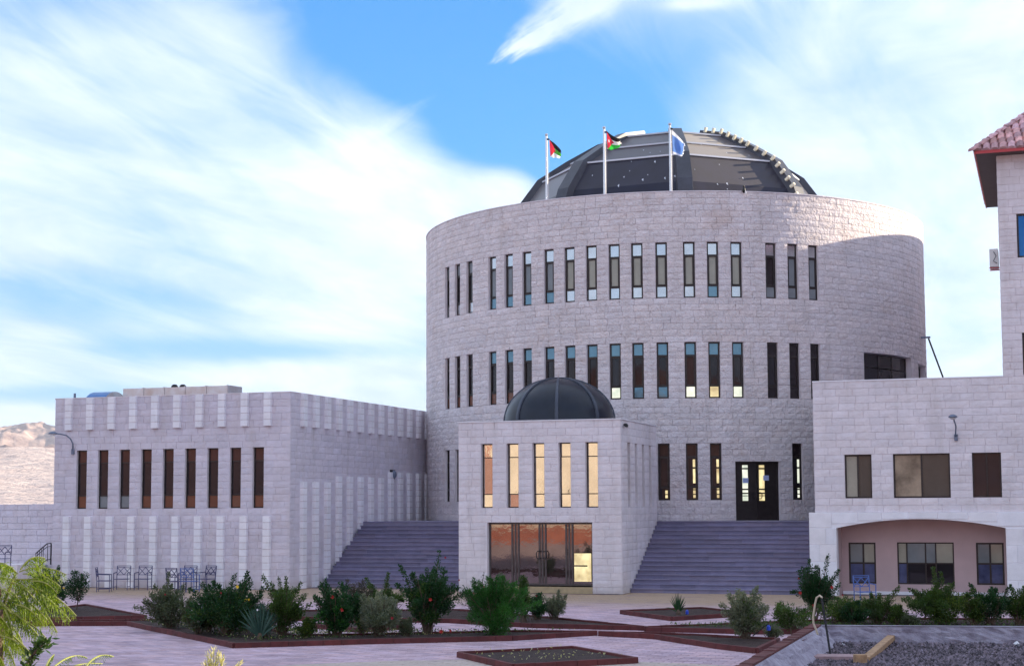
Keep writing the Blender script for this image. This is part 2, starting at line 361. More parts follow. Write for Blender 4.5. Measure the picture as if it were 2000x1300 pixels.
# rough stone blank: x,z in -.5..+.5, y = -1 (face) .. 0 (bed)
def stone_blank(seed, rough=.35, nx=4, nz=3):
    r = random.Random(seed); V = []; F = []
    for j in range(nz):
        for i in range(nx):
            x = -.5+i/(nx-1); z = -.5+j/(nz-1); e = (i in (0, nx-1)) or (j in (0, nz-1))
            y = -.62 - (r.random()*.18 if e else .38+r.uniform(-rough, rough)*.55)
            V.append((x*(.985), y, z*.97))
    k = len(V)
    ring = [i for i in range(nx)] + [j*nx+nx-1 for j in range(1, nz)] + [(nz-1)*nx+i for i in range(nx-2, -1, -1)] + [j*nx for j in range(nz-2, 0, -1)]
    for j in range(nz-1):
        for i in range(nx-1): a = j*nx+i; F.append((a, a+1, a+nx+1, a+nx))
    for c in ((-.5, -.5), (.5, -.5), (.5, .5), (-.5, .5)): V.append((c[0], .1, c[1]))
    # sides as fans to four bed corners
    n0 = nx-1; n1 = nz-1
    F.append(tuple(ring[0:n0+1][::-1]) + (k, k+1)); F.append(tuple(ring[n0:n0+n1+1][::-1]) + (k+1, k+2))
    F.append(tuple(ring[n0+n1:2*n0+n1+1][::-1]) + (k+2, k+3)); F.append(tuple((ring[2*n0+n1:]+[ring[0]])[::-1]) + (k+3, k))
    return V, F
BL = [stone_blank(i) for i in range(6)]
SM = ([(-.49,-1,-.48),(.49,-1,-.48),(.49,-1,.48),(-.49,-1,.48),(-.5,.1,-.5),(.5,.1,-.5),(.5,.1,.5),(-.5,.1,.5)],
      [(0,1,2,3),(1,0,4,5),(2,1,5,6),(3,2,6,7),(0,3,7,4)])
class Pieces:
    """pieces of one kind on one thing: nearest 300 as objects sharing meshes, rest as one joined part"""
    def __init__(s, name, m, blanks, parent, stuff_name=None, limit=300):
        s.name = name; s.m = m; s.bl = blanks; s.parent = parent; s.items = []; s.limit = limit; s.stuff = stuff_name or name
    def add(s, mx, sc, face=1.0): s.items.append((mx, sc, face))
    def finish(s):
        eye = Vector((0, 0, EYE))
        def key(it):
            d = (it[0].translation-eye).length; return -(it[1][0]*max(it[1][2], it[1][1])*it[2])/d/d
        s.items.sort(key=key)
        meshes = [mesh(s.name, V, F, s.m) for V, F in s.bl]
        for q, (mx, sc, f) in enumerate(s.items[:s.limit]):
            link(s.name, meshes[q % len(meshes)], s.parent, mx @ Matrix.Diagonal((*sc, 1)))
        rest = s.items[s.limit:]
        if rest:
            Vs = []; F = []; T = []; k = 0
            arr = [np.array(V) for V, _ in s.bl]
            for q, (mx, sc, f) in enumerate(rest):
                b = random.randrange(len(s.bl)); A = np.array(mx)
                v = arr[b]*np.array(sc); v = v @ A[:3,:3].T + A[:3,3]; Vs.append(v)
                t = random.random()
                for fc in s.bl[b][1]: F.append(tuple(i+k for i in fc)); T.append(t)
                k += len(v)
            me = bpy.data.meshes.new(s.stuff); me.from_pydata(np.concatenate(Vs).tolist(), [], F); me.materials.append(M[s.m]); set_tone(me, T)
            link(s.stuff, me, s.parent, kind='stuff')

def breaks(z0, z1, zs, c=.25):
    zz = sorted(set([round(z0, 3), round(z1, 3)] + [round(z, 3) for z in zs if z0 < z < z1])); out = [zz[0]]
    mz = [zz[0]]
    for z in zz[1:]:
        if z-mz[-1] < .09 and z != zz[-1]: continue
        mz.append(z)
    for a, b in zip(mz, mz[1:]):
        n = max(1, round((b-a)/c)); out += [a+(b-a)*i/n for i in range(1, n+1)]
    return out
def wall(fr, u0, u1, z0, z1, ops, parent, pieces, depth=.3, stone_d=.022, lens=(.42, .80), minz=None, mort='mortar'):
    """backing wall with real openings and reveals, covered with separate stones"""
    mb = MB(); us = {u0, u1}; zs = {z0, z1}
    for a, b, c, d in ops: us |= {max(u0, a), min(u1, b)}; zs |= {max(z0, c), min(z1, d)}
    us = sorted(us); st = fr.step(); fine = []
    for a, b in zip(us, us[1:]):
        n = max(1, math.ceil((b-a)/st)) if st < 1e8 else 1
        fine += [a+(b-a)*i/n for i in range(n)]
    fine.append(us[-1]); zs = sorted(zs)
    for a, b in zip(fine, fine[1:]):
        for c, d in zip(zs, zs[1:]):
            um, zm = (a+b)/2, (c+d)/2
            if any(o[0] < um < o[1] and o[2] < zm < o[3] for o in ops): continue
            mb.add([fr.p(a,0,c), fr.p(b,0,c), fr.p(b,0,d), fr.p(a,0,d)], [(0,1,2,3)])
    mb.build('wall', mort, parent)
    for a, b, c, d in ops:
        rv = MB(); P = [fr.p(a, stone_d*.6, c), fr.p(b, stone_d*.6, c), fr.p(b, stone_d*.6, d), fr.p(a, stone_d*.6, d), fr.p(a,-depth,c), fr.p(b,-depth,c), fr.p(b,-depth,d), fr.p(a,-depth,d)]
        rv.add(P, [(0,1,5,4),(1,2,6,5),(2,3,7,6),(3,0,4,7)]); rv.build('window_reveal', 'stone', parent)
    zb = breaks(z0, z1, [o[2] for o in ops]+[o[3] for o in ops])
    for c, d in zip(zb, zb[1:]):
        if minz is not None and d < minz: continue
        zm = (c+d)/2; cut = sorted((o[0], o[1]) for o in ops if o[2] < zm < o[3]); segs = []; a = u0
        for x, y in cut:
            if x > a: segs.append((a, x))
            a = max(a, y)
        if a < u1: segs.append((a, u1))
        for a, b in segs:
            x = a; first = True
            while x < b-1e-4:
                L = random.uniform(*lens)*(random.uniform(.45, 1) if first else 1); first = False
                if b-x-L < .22: L = b-x if b-x < lens[1]*1.15 else (b-x)/2
                y = min(b, x+L)
                g = .006
                pieces.add(fr.mx((x+y)/2, zm), (y-x-g, stone_d*random.uniform(.85, 1.15), d-c-g))
                x = y
def window(fr, a, b, c, d, parent, cols, n=-.11, splits=(.235, .78), ft=.06, sash=True, fm='frame', name='window', vbars=()):
    """frame mesh with panes as its children; splits measured from the top"""
    def q(mb, u0, u1, z0, z1, n0, n1):
        V = [fr.p(u, nn, z) for z in (z0, z1) for nn in (n1, n0) for u in (u0, u1)]
        mb.add(V, [(0,2,3,1),(4,5,7,6),(0,1,5,4),(1,3,7,5),(3,2,6,7),(2,0,4,6)])
    H = d-c; zz = [d]+[d-H*s for s in splits]+[c]
    mb = MB(); q(mb, a, a+ft, c, d, n-.03, n+.03); q(mb, b-ft, b, c, d, n-.03, n+.03)
    ub = [a+ft]
    for v in vbars: u = a+(b-a)*v; q(mb, u-ft/2, u+ft/2, c+ft, d-ft, n-.028, n+.028); ub += [u-ft/2, u+ft/2]
    ub.append(b-ft)
    q(mb, a+ft, b-ft, d-ft, d, n-.03, n+.03); q(mb, a+ft, b-ft, c, c+ft, n-.03, n+.03)
    zr = [d-ft]
    for z in zz[1:-1]: q(mb, a+ft, b-ft, z-ft/2, z+ft/2, n-.026, n+.026); zr += [z+ft/2, z-ft/2]
    zr.append(c+ft)
    cells = []
    for i in range(0, len(zr), 2):
        for j in range(0, len(ub), 2): cells.append((ub[j], ub[j+1], zr[i+1], zr[i], i//2))
    if sash:
        for (x0, x1, z0, z1, row) in cells:
            if row == 1:
                s = .035
                q(mb, x0, x0+s, z0, z1, n-.02, n+.045); q(mb, x1-s, x1, z0, z1, n-.02, n+.045); q(mb, x0+s, x1-s, z0, z0+s, n-.02, n+.045); q(mb, x0+s, x1-s, z1-s, z1, n-.02, n+.045)
    w = mb.build(name, fm, parent)
    for i, (x0, x1, z0, z1, row) in enumerate(cells):
        pm = MB(); j0, j1, j2 = (random.gauss(0, .0022) for _ in range(3))
        pm.add([fr.p(x0, n+.004+j0, z0), fr.p(x1, n+.004+j1, z0), fr.p(x1, n+.004+j1+j2, z1), fr.p(x0, n+.004+j0+j2, z1), fr.p(x0, n-.012, z0), fr.p(x1, n-.012, z0), fr.p(x1, n-.012, z1), fr.p(x0, n-.012, z1)], [(0,1,2,3),(4,7,6,5),(0,4,5,1),(1,5,6,2),(2,6,7,3),(3,7,4,0)])
        pm.build('pane', cols[i % len(cols)], w)
    return w

# ------------------------------------------------------------------ terrain and ground
def heightfield(name, m, x0, x1, y0, y1, nx, ny, fn, kind='structure', smooth=False):
    X, Y = np.meshgrid(np.linspace(x0, x1, nx), np.linspace(y0, y1, ny)); Z = fn(X, Y)
    V = np.stack([X.ravel(), Y.ravel(), Z.ravel()], 1)
    F = [(j*nx+i, j*nx+i+1, (j+1)*nx+i+1, (j+1)*nx+i) for j in range(ny-1) for i in range(nx-1)]
    me = bpy.data.meshes.new(name); me.from_pydata(V.tolist(), [], F); me.materials.append(M[m])
    if smooth: me.polygons.foreach_set('use_smooth', [True]*len(me.polygons))
    return link(name, me, kind=kind)
def vnoise(seed, n=64):
    g = np.random.default_rng(seed).random((n, n))
    def f(x, y):
        xi = np.floor(x).astype(int); yi = np.floor(y).astype(int); fx = x-xi; fy = y-yi; fx = fx*fx*(3-2*fx); fy = fy*fy*(3-2*fy)
        a = g[xi % n, yi % n]; b = g[(xi+1) % n, yi % n]; c = g[xi % n, (yi+1) % n]; d = g[(xi+1) % n, (yi+1) % n]
        return a*(1-fx)*(1-fy)+b*fx*(1-fy)+c*(1-fx)*fy+d*fx*fy
    return f
def fbm(seed, x, y, oct=5, ridge=False, gain=.5):
    s = 0; a = 1; t = 0
    for o in range(oct):
        v = vnoise(seed+o)(x*2**o, y*2**o)
        if ridge: v = 1-np.abs(2*v-1)
        s = s+a*v; t += a; a *= gain
    return s/t
gm = MB(); gm.add([(-30000,-30000,-.03),(30000,-30000,-.03),(30000,30000,-.03),(-30000,30000,-.03)], [(0,1,2,3)])
gm.build('ground', 'sand', kind='structure')
cm = MB(); cm.add([(-60,15,-.014),(40,15,-.014),(40,90,-.014),(-60,90,-.014)], [(0,1,2,3)]); cm.build('courtyard_ground', 'groundsheet', kind='structure')
M['slope'] = mat('pale_desert_slope', (.58, .48, .45), .95, col2=(.40, .31, .30), varscale=.03, bump=1, bscale=.09, bdist=5, detail=8)
M['rock'] = mat('rugged_brown_rock', (.22, .15, .15), .95, col2=(.44, .33, .30), varscale=.012, bump=1, bscale=.02, bdist=10)
M['redrock'] = mat('red_granite', (.42, .20, .14), .95, col2=(.30, .15, .11), varscale=.03, bump=1, bscale=.08, bdist=3)
# hills seen past the left wing: direction of pixel (50, 900)
hd = Vector((ray(50, 900).x, ray(50, 900).y, 0)).normalized(); hs = Vector((hd.y, -hd.x, 0))
def hill(name, m, d0, d1, w, fn, nx, ny, kind='structure'):
    D, Wd = np.meshgrid(np.linspace(d0, d1, nx), np.linspace(-w, w, ny)); Z = fn(D, Wd)
    V = np.stack([hd.x*D.ravel()+hs.x*Wd.ravel(), hd.y*D.ravel()+hs.y*Wd.ravel(), Z.ravel()], 1)
    F = [(j*nx+i, (j+1)*nx+i, (j+1)*nx+i+1, j*nx+i+1) for j in range(ny-1) for i in range(nx-1)]
    me = bpy.data.meshes.new(name); me.from_pydata(V.tolist(), [], F); me.materials.append(M[m]); me.polygons.foreach_set('use_smooth', [True]*len(me.polygons))
    return link(name, me, kind=kind)
def sstep(a, b, x): t = np.clip((x-a)/(b-a), 0, 1); return t*t*(3-2*t)
hill('desert_slope', 'slope', 300, 1900, 420, lambda D, Wd: -1+sstep(250, 2000, D)*68*(1+.25*(fbm(3, D/300+5, Wd/120+9)-.5)) + fbm(5, D/60, Wd/26+20, 5, True)*3.4*sstep(300, 900, D), 150, 190)
hill('rocky_hills', 'rock', 1700, 3600, 700, lambda D, Wd: (sstep(1700, 2600, D)*(1-sstep(3000, 3600, D)))*(58+62*fbm(11, D/300+3, Wd/170+7, 6, True, .48)**1.4)+6, 170, 260)
hill('mountain_ridge', 'rock', 7800, 12000, 1900, lambda D, Wd: (sstep(7800, 9800, D)*(1-sstep(11000, 12000, D)))*(300+330*fbm(23, D/1200+1, Wd/520+4.9, 6, True, .48)**1.5), 150, 280)
# red hills and a sunlit cream block behind the viewpoint (they show only as reflections in the glass)
heightfield('red_hills', 'redrock', -900, 500, -700, -230, 140, 50, lambda X, Y: -2+(sstep(-230, -420, Y))*(14+60*fbm(31, X/130+3, Y/150+8, 5, True)**1.5), smooth=True)
M['redearth'] = mat('red_earth', (.60, .20, .10), .95, col2=(.40, .12, .07), varscale=.35, bump=1, bscale=1.5, bdist=.2)
heightfield('reflection_mound', 'redearth', -90, 20, -42, -26, 110, 16, lambda X, Y: -.2+np.clip(1-((Y+34)/8)**2, 0, 1)*(.75+1.1*fbm(41, X/9+2, Y/9, 4)), smooth=True)  # red mound added out of view to redden the door reflections
hm = bpy.data.materials.new('haze_air'); hm.use_nodes = True; _t = NT(hm.node_tree); _o = _t.n('ShaderNodeOutputMaterial'); _v = _t.n('ShaderNodeVolumePrincipled')
_v.inputs['Color'].default_value = (.78, .85, 1, 1); _v.inputs['Density'].default_value = 2.6e-5; _v.inputs['Anisotropy'].default_value = .2; _t.l(_v.outputs[0], _o.inputs['Volume'])
_hb = MB().box(-16000, 9000, -3000, 15000, -3, 720); M['haze_air'] = hm; _hb.build('haze', 'haze_air', kind='stuff')
# ------------------------------------------------------------------ round building
UC, VC, RD = -16.562, 72.893, 11.535
ZR = 15.632; LAND = 2.5
FD = Cyl((UC, VC), RD)
DR = thing('round_building', 'tall round pale stone building with two bands of slit windows and a dark faceted dome', 'building', (UC, VC, 0))
def A2U(deg): return R_(deg)*RD
ang = [-135.4, -130.4, -125.5, -117.8, -113.0, -108.2, -102.8, -98.1, -93.35, -88.6, -84.0, -79.15, -73.65, -68.95, -64.2, -57.0, -52.2, -47.4]
HW = 1.14
ops = []
for a in ang:
    ops.append((A2U(a-HW), A2U(a+HW), 11.353, 13.603)); ops.append((A2U(a-HW), A2U(a+HW), 7.341, 9.58))
row1 = [-135.4, -130.4, -79.15, -73.65, -68.95, -52.0]
for a in row1: ops.append((A2U(a-HW), A2U(a+HW), 3.313, 5.551))
door = (A2U(-65.1), A2U(-55.9), LAND, 4.83); ops.append(door)
big = (A2U(-34.4), A2U(-15.2), 7.0, 9.36); ops.append(big)
big2 = (A2U(-10.2), A2U(-1.6), 7.0, 9.2); ops.append(big2)
PD = Pieces('stone_block', 'stone_drum', BL, DR)
wall(FD, A2U(-178), A2U(22), 0, ZR, ops, DR, PD, depth=.24, stone_d=.032, minz=2.2)
PD.finish()
mb = MB()   # closed back of the drum, parapet and roof
n = 40
for i in range(n):
    a, b = A2U(22+160*i/n), A2U(22+160*(i+1)/n); mb.add([FD.p(a,0,0), FD.p(b,0,0), FD.p(b,0,ZR), FD.p(a,0,ZR)], [(0,1,2,3)])
mb.build('rear_wall', 'stone', DR)
mb = MB(); n = 120
for i in range(n):
    a, b = 2*PI*RD*i/n, 2*PI*RD*(i+1)/n
    for (n0, z0, n1, z1) in ((.05, ZR, .05, ZR+.04), (.05, ZR+.04, -.35, ZR+.04), (-.35, ZR+.04, -.35, ZR-.6), (.05, ZR, .0, ZR)):
        mb.add([FD.p(a,n0,z0), FD.p(b,n0,z0), FD.p(b,n1,z1), FD.p(a,n1,z1)], [(0,1,2,3)])
    mb.add([FD.p(a,-.35,ZR-.6), FD.p(b,-.35,ZR-.6), (UC, VC, ZR-.6)], [(0,1,2)])
mb.build('parapet_coping', 'stone', DR)
for i, a in enumerate(ang):
    e = abs(a+88)
    top = 'g_pale' if -120 < a < -60 else 'g_pale' if a >= -60 else 'g_blindg'
    mid = 'g_blind' if -100 < a < -60 else 'g_blindg'
    if i == 15: mid = 'g_brown'
    if a < -120: mid = 'g_dark'
    bot = 'g_pale' if i in (8, 9, 10, 7) else 'g_sky' if i in (3, 4, 5, 6, 13) else 'g_pale' if a < -60 else 'g_blindg'
    window(FD, A2U(a-HW), A2U(a+HW), 11.353, 13.603, DR, [top, mid, bot])
    top = 'g_sky' if -118 < a < -60 else 'g_brown'
    mid = 'g_brown' if i % 3 else 'g_dark'
    bot = {9: 'g_glow2', 10: 'g_sky', 11: 'g_sky', 12: 'g_glow2', 13: 'g_glow', 14: 'g_glow2'}.get(i, 'g_rust' if i < 5 else 'g_brown')  # some bottom panes glow in place of light from behind
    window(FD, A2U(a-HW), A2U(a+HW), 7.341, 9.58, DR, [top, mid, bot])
for a in row1:
    w = window(FD, A2U(a-HW), A2U(a+HW), 3.313, 5.551, DR, ['g_brown', 'g_dark', 'g_dark'])
    if a > -100:   # glowing strips stand in for daylight from the hall's far side
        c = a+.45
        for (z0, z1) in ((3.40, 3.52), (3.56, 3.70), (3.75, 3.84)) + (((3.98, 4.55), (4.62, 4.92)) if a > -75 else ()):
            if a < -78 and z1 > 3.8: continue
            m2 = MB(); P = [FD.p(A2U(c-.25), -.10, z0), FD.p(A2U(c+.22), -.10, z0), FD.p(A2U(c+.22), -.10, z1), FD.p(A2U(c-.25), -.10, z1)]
            m2.add(P, [(0,1,2,3)]); m2.build('glow_strip', 'g_glow2' if a > -60 else 'g_glow', w)
# entrance door leaf pair
def door_pair():
    a0, a1, z0, z1 = door; fr = FD; n = -.2
    root = MB()
    def q(mb, u0, u1, c, d, n0, n1):
        V = [fr.p(u, nn, z) for z in (c, d) for nn in (n1, n0) for u in (u0, u1)]
        mb.add(V, [(0,2,3,1),(4,5,7,6),(0,1,5,4),(1,3,7,5),(3,2,6,7),(2,0,4,6)])
    q(root, a0, a0+.06, z0, z1, n-.05, n+.05); q(root, a1-.06, a1, z0, z1, n-.05, n+.05); q(root, a0+.06, a1-.06, z1-.07, z1, n-.05, n+.05)
    fr_ = root.build('door_frame', 'frame', DR)
    mid = (a0+a1)/2
    for s, (x0, x1) in enumerate(((a0+.06, mid-.004), (mid+.004, a1-.06))):
        leaf = MB(); q(leaf, x0, x1, z0+.01, z1-.07, n-.02, n+.02)
        for zz in (z0+.5, z0+.62, z0+1.05): q(leaf, x0+.08, x1-.08, zz, zz+.03, n+.02, n+.035)
        L = leaf.build('door', 'frame', DR)
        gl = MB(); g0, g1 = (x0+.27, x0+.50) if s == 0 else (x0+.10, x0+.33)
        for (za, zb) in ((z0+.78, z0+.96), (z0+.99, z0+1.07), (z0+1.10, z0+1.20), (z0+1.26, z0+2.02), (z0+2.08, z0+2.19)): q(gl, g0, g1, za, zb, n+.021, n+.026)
        gl.build('glass_strip', 'g_glow' if s else 'g_glow2', L)  # strips made to glow like daylight behind the door
        nb = MB(); h = (x0+.28, x0+.52) if s == 0 else (x0+.28, x0+.52); zz = z0+1.48 + .1*s; q(nb, h[0], h[1], zz, zz+.2, n+.028, n+.032)
        nb.build('notice', 'paper', L)
        hb = MB(); hu = x1-.03 if s == 0 else x0+.03; sg = -1 if s == 0 else 1
        hb.tube([fr.p(hu, n+.03, z0+.86), fr.p(hu+sg*.10, n+.12, z0+.86), fr.p(hu+sg*.15, n+.12, z0+.93), fr.p(hu+sg*.15, n+.12, z0+1.03), fr.p(hu+sg*.10, n+.12, z0+1.1), fr.p(hu, n+.03, z0+1.1)], .016, 6)
        hb.build('handle', 'black', L)
door_pair()
window(FD, big[0], big[1], big[2], big[3], DR, ['g_dark', 'g_brown', 'g_brown', 'g_dark', 'g_dark', 'g_dark'], n=-.24, splits=(.25,), vbars=(.33, .62), sash=False, ft=.06)
window(FD, big2[0], big2[1], big2[2], big2[3], DR, ['g_pale', 'g_dark'], n=-.24, splits=(.6,), sash=False, ft=.06)

# ---- faceted dome
DC = Vector((UC, VC, 0))
toward = math.atan2(-VC, -UC)       # azimuth from dome centre towards the viewpoint
def dome_pt(phi_deg, r, z):         # phi: to the right as seen from the courtyard
    a = toward+R_(phi_deg); return DC+Vector((r*math.cos(a), r*math.sin(a), z))
PROF = [(7.9, 14.9), (7.15, 17.0), (6.15, 18.35), (4.8, 19.2), (3.35, 20.0), (2.0, 20.32), (0.0, 20.42)]
NR = 8; PH0 = 5.0
DM = MB()
dome = MB().lathe([(8.2, 14.9), (8.2, 15.2), (7.9, 15.2)], (UC, VC, 0), 48).build('dome', 'domerib', DR)
for k in range(NR):
    p0, p1 = PH0+45*k, PH0+45*(k+1)
    for i in range(len(PROF)-1):
        (r0, z0), (r1, z1) = PROF[i], PROF[i+1]
        V = [dome_pt(p0, r0, z0), dome_pt(p1, r0, z0), dome_pt(p1, r1, z1), dome_pt(p0, r1, z1)]
        mbp = MB(); mbp.add(V if r1 > 0 else V[:3], [(0,1,2,3)] if r1 > 0 else [(0,1,2)]); mbp.build('dome_panel', 'dome', dome)
        if 1 <= i <= 3:     # pale seam between tiers
            sm_ = MB(); out = (V[2]+V[3]-DC*2); out.z = 0; out.normalize(); o_ = out*.03+Vector((0,0,.03))
            sm_.bar(V[3]+o_, V[2]+o_, .07); sm_.build('seam', 'batten', dome)
    # raised rib of folded sheet along the meridian
    rb = MB(); w = .40; h = .20
    for i in range(len(PROF)-2):
        ring = []
        for (r, z), j in ((PROF[i], i), (PROF[i+1], i+1)):
            c = dome_pt(p0, r, z); nrm = (c-Vector((UC, VC, 13.2))).normalized(); tg = Vector((0,0,1)).cross(nrm).normalized()
            ww = w*(.55+.45*r/8)
            ring.append([c-tg*ww-nrm*.25, c-tg*ww*.85+nrm*h, c+tg*ww*.85+nrm*h, c+tg*ww-nrm*.25])
        rb.add(ring[0]+ring[1], [(0,1,5,4),(1,2,6,5),(2,3,7,6),(0,3,2,1),(4,5,6,7)])
    ribo = rb.build('dome_rib', 'domerib', dome)
    if k == 1:     # cream brackets standing along the lit ribs
        pts = []
        for i in range(len(PROF)-2):
            (r0, z0), (r1, z1) = PROF[i], PROF[i+1]
            L = math.hypot(r1-r0, z1-z0); n = max(1, int(L/.40))
            for j in range(n): f = j/n; pts.append((r0+(r1-r0)*f, z0+(z1-z0)*f))
        for (r, z) in pts:
            c = dome_pt(p0, r, z); nrm = (c-Vector((UC, VC, 13.2))).normalized(); tg = Vector((0,0,1)).cross(nrm).normalized(); bt = nrm.cross(tg)
            b_ = MB(); mx = Matrix((( *[tg.x, bt.x, nrm.x], c.x), (tg.y, bt.y, nrm.y, c.y), (tg.z, bt.z, nrm.z, c.z), (0,0,0,1)))
            b_.box(-.46, -.35, -.055, .055, .08, .33, mx); b_.build('bracket', 'cream', ribo)
# bird droppings and scuffs on the panels
sp = MB(); rs = random.Random(5)
for _ in range(34):
    k = rs.choice([0, 0, -1, -1, 7, 0]); i = rs.choice([0, 1, 2]); f = rs.random(); g = rs.random()
    (r0, z0), (r1, z1) = PROF[i], PROF[i+1]
    A = dome_pt(PH0+45*k, r0+(r1-r0)*g, z0+(z1-z0)*g); B = dome_pt(PH0+45*(k+1), r0+(r1-r0)*g, z0+(z1-z0)*g); c = A.lerp(B, f)
    nrm = (c-Vector((UC, VC, 13.2))).normalized(); tg = Vector((0,0,1)).cross(nrm).normalized(); bt = nrm.cross(tg); c = c+nrm*.035
    s_ = rs.uniform(.012, .036); e = rs.uniform(1, 3)
    sp.add([c-tg*s_-bt*s_*.5, c+tg*s_-bt*s_*e, c+tg*s_*.6+bt*s_*e, c-tg*s_*1.2+bt*s_], [(0,1,2,3)])
sp.build('droppings', 'batten', dome, kind='stuff')

# ------------------------------------------------------------------ left wing
VL, UL0, UL1, ZL = 54.52, -37.718, -27.258, 7.472
LW = thing('side_wing', 'long pale stone wing at the left with raised stone strips and nine narrow dark windows', 'building', (UL1, VL, 0))
FLf = Flat((UL0, VL), (1, 0)); FLs = Flat((UL1, VL), (0, 1))
cx9 = [-36.44+i*(36.44-28.60)/8 for i in range(9)]
ops = [(x-.235-UL0, x+.235-UL0, 3.086, 5.398) for x in cx9]
PL = Pieces('stone_block', 'stone_wing', BL, LW)
wall(FLf, 0, UL1-UL0, 0, ZL, ops, LW, PL, depth=.3)
wall(FLs, 0, 14.2, 0, ZL, [], LW, PL)
PL.finish()
for i, x in enumerate(cx9):
    bot = 'g_rust' if i in (3, 4, 5, 6, 7, 8) else 'g_blindg' if i in (1, 2) else 'g_rust'
    window(FLf, x-.235-UL0, x+.235-UL0, 3.086, 5.398, LW, ['g_redbrown', 'g_dark', bot], splits=(.22, .78), n=-.13, sash=False, ft=.045)
PB = Pieces('strip_block', 'smooth', [SM], LW, limit=300)
def strip(fr, u, z0, z1, w=.29, c=.25):
    core = MB(); mx = fr.mx(u, (z0+z1)/2); core.box(-w/2+.012, w/2-.012, -.145, 0, -(z1-z0)/2+.01, (z1-z0)/2-.01, mx); core.build('stone_strip', 'mortar', LW)
    n = max(1, round((z1-z0)/c)); h = (z1-z0)/n
    for i in range(n): PB.add(fr.mx(u, z0+h*(i+.5)), (w, .16, h-.016))
for i in range(10):
    u = -37.03+i*(37.03-28.18)/9-UL0
    strip(FLf, u, 6.2, ZL+.02); strip(FLf, u, 0, 2.79)
sv = [55.51+i*(68.40-55.51)/12 for i in range(13)]; lz = [4.10]*3+[4.36]*5+[4.62]*5
for i, v in enumerate(sv):
    strip(FLs, v-VL, 6.2, ZL+.02, w=.34); strip(FLs, v-VL, 0 if v < 57.4 else min(2.5, (v-57.07)/4*2.5)-.2, lz[i], w=.34)
PB.finish()
mb = MB(); mb.box(UL0-.02, UL1+.03, VL-.03, VL+.35, ZL, ZL+.035); mb.box(UL1-.35, UL1+.03, VL+.35, 69.0, ZL, ZL+.035); mb.box(UL0-.02, UL0+.3, VL+.35, 69.0, ZL, ZL+.035); mb.build('coping', 'stone', LW)
mb = MB(); mb.box(UL0+.02, UL1-.35, VL+.35, 72, ZL-.5, ZL-.3); mb.build('roof', 'cement', LW)
mb = MB(); mb.add([(UL0, VL, 0), (UL0, 72, 0), (UL0, 72, ZL), (UL0, VL, ZL)], [(0,1,2,3)]); mb.build('end_wall', 'stone', LW)
# low wall running off to the left
LWW = thing('low_wall', 'low pale stone wall running left from the long wing, desert hills above it', 'wall', (UL0, VL+.35, 0))
FW = Flat((-56, VL+.35), (1, 0)); PW = Pieces('stone_block', 'stone_wing', BL, LWW)
zlow = on(50, 984, 'Y', VL+.35).z
wall(FW, 0, 56+UL0, 0, zlow, [], LWW, PW); PW.finish()
mb = MB(); mb.box(-56, UL0, VL+.35, VL+.75, 0, zlow-.01); mb.build('wall_core', 'stone', LWW)

# ------------------------------------------------------------------ entrance block
VB, UB0, UB1, ZB, VBK = 54.688, -20.488, -14.342, 6.162, 60.09
EB = thing('entrance_block', 'square pale stone entrance pavilion with glass doors, five tall windows and a small dark dome', 'building', (UB1, VB, 0))
FBf = Flat((UB0, VB), (1, 0)); FBs = Flat((UB1, VB), (0, 1)); FBl = Flat((UB0, VBK), (0, -1))
ops = []; ebw = [(-19.61,-19.17), (-18.62,-18.17), (-17.63,-17.19), (-16.64,-16.20), (-15.64,-15.19)]
for a, b in ebw: ops.append((a-UB0, b-UB0, 3.053, 5.375))
eb_door = (-19.37-UB0, -15.42-UB0, .235, 2.52); ops.append(eb_door)
PE = Pieces('stone_block', 'stone', BL, EB)
wall(FBf, 0, UB1-UB0, 0, ZB, ops, EB, PE, depth=.3)
sops = [(v-VB, v+.38-VB, 3.06, 5.38) for v in (55.58, 56.66, 57.74, 58.84)]
wall(FBs, 0, VBK-VB, 0, ZB, sops, EB, PE, depth=.42)
PE.finish()
mb = MB(); mb.add([FBl.p(0,0,0), FBl.p(VBK-VB,0,0), FBl.p(VBK-VB,0,ZB), FBl.p(0,0,ZB)], [(0,1,2,3)]); mb.add([(UB1, VBK, 0), (UB0, VBK, 0), (UB0, VBK, ZB), (UB1, VBK, ZB)], [(0,1,2,3)]); mb.build('rear_wall', 'stone', EB)
mb = MB(); mb.box(UB0-.04, UB1+.05, VB-.05, VB+.3, ZB, ZB+.04); mb.box(UB1-.3, UB1+.05, VB+.3, VBK, ZB, ZB+.04); mb.box(UB0-.04, UB0+.3, VB+.3, VBK, ZB, ZB+.04); mb.box(UB0+.3, UB1-.3, VBK-.3, VBK, ZB, ZB+.04); mb.build('coping', 'smooth', EB)
mb = MB(); mb.box(UB0+.05, UB1-.05, VB+.05, VBK-.05, ZB-.3, ZB-.15); mb.build('roof', 'cement', EB)
for i, (a, b) in enumerate(ebw):
    window(FBf, a-UB0, b-UB0, 3.053, 5.375, EB, ['g_mirror'], splits=(.215, .79), n=-.2, sash=False, ft=.035)
for (a, b, c, d) in sops: window(FBs, a, b, c, d, EB, ['g_dark'], splits=(.22, .78), n=-.38, sash=False, ft=.04)
wd = window(FBf, eb_door[0], eb_door[1], .27, 2.52, EB, ['g_bronze', 'g_bronze', 'g_bronze', 'g_bronze'], splits=(), vbars=(.255, .515, .77), n=-.2, sash=False, ft=.07, fm='doorframe', name='glass_door')
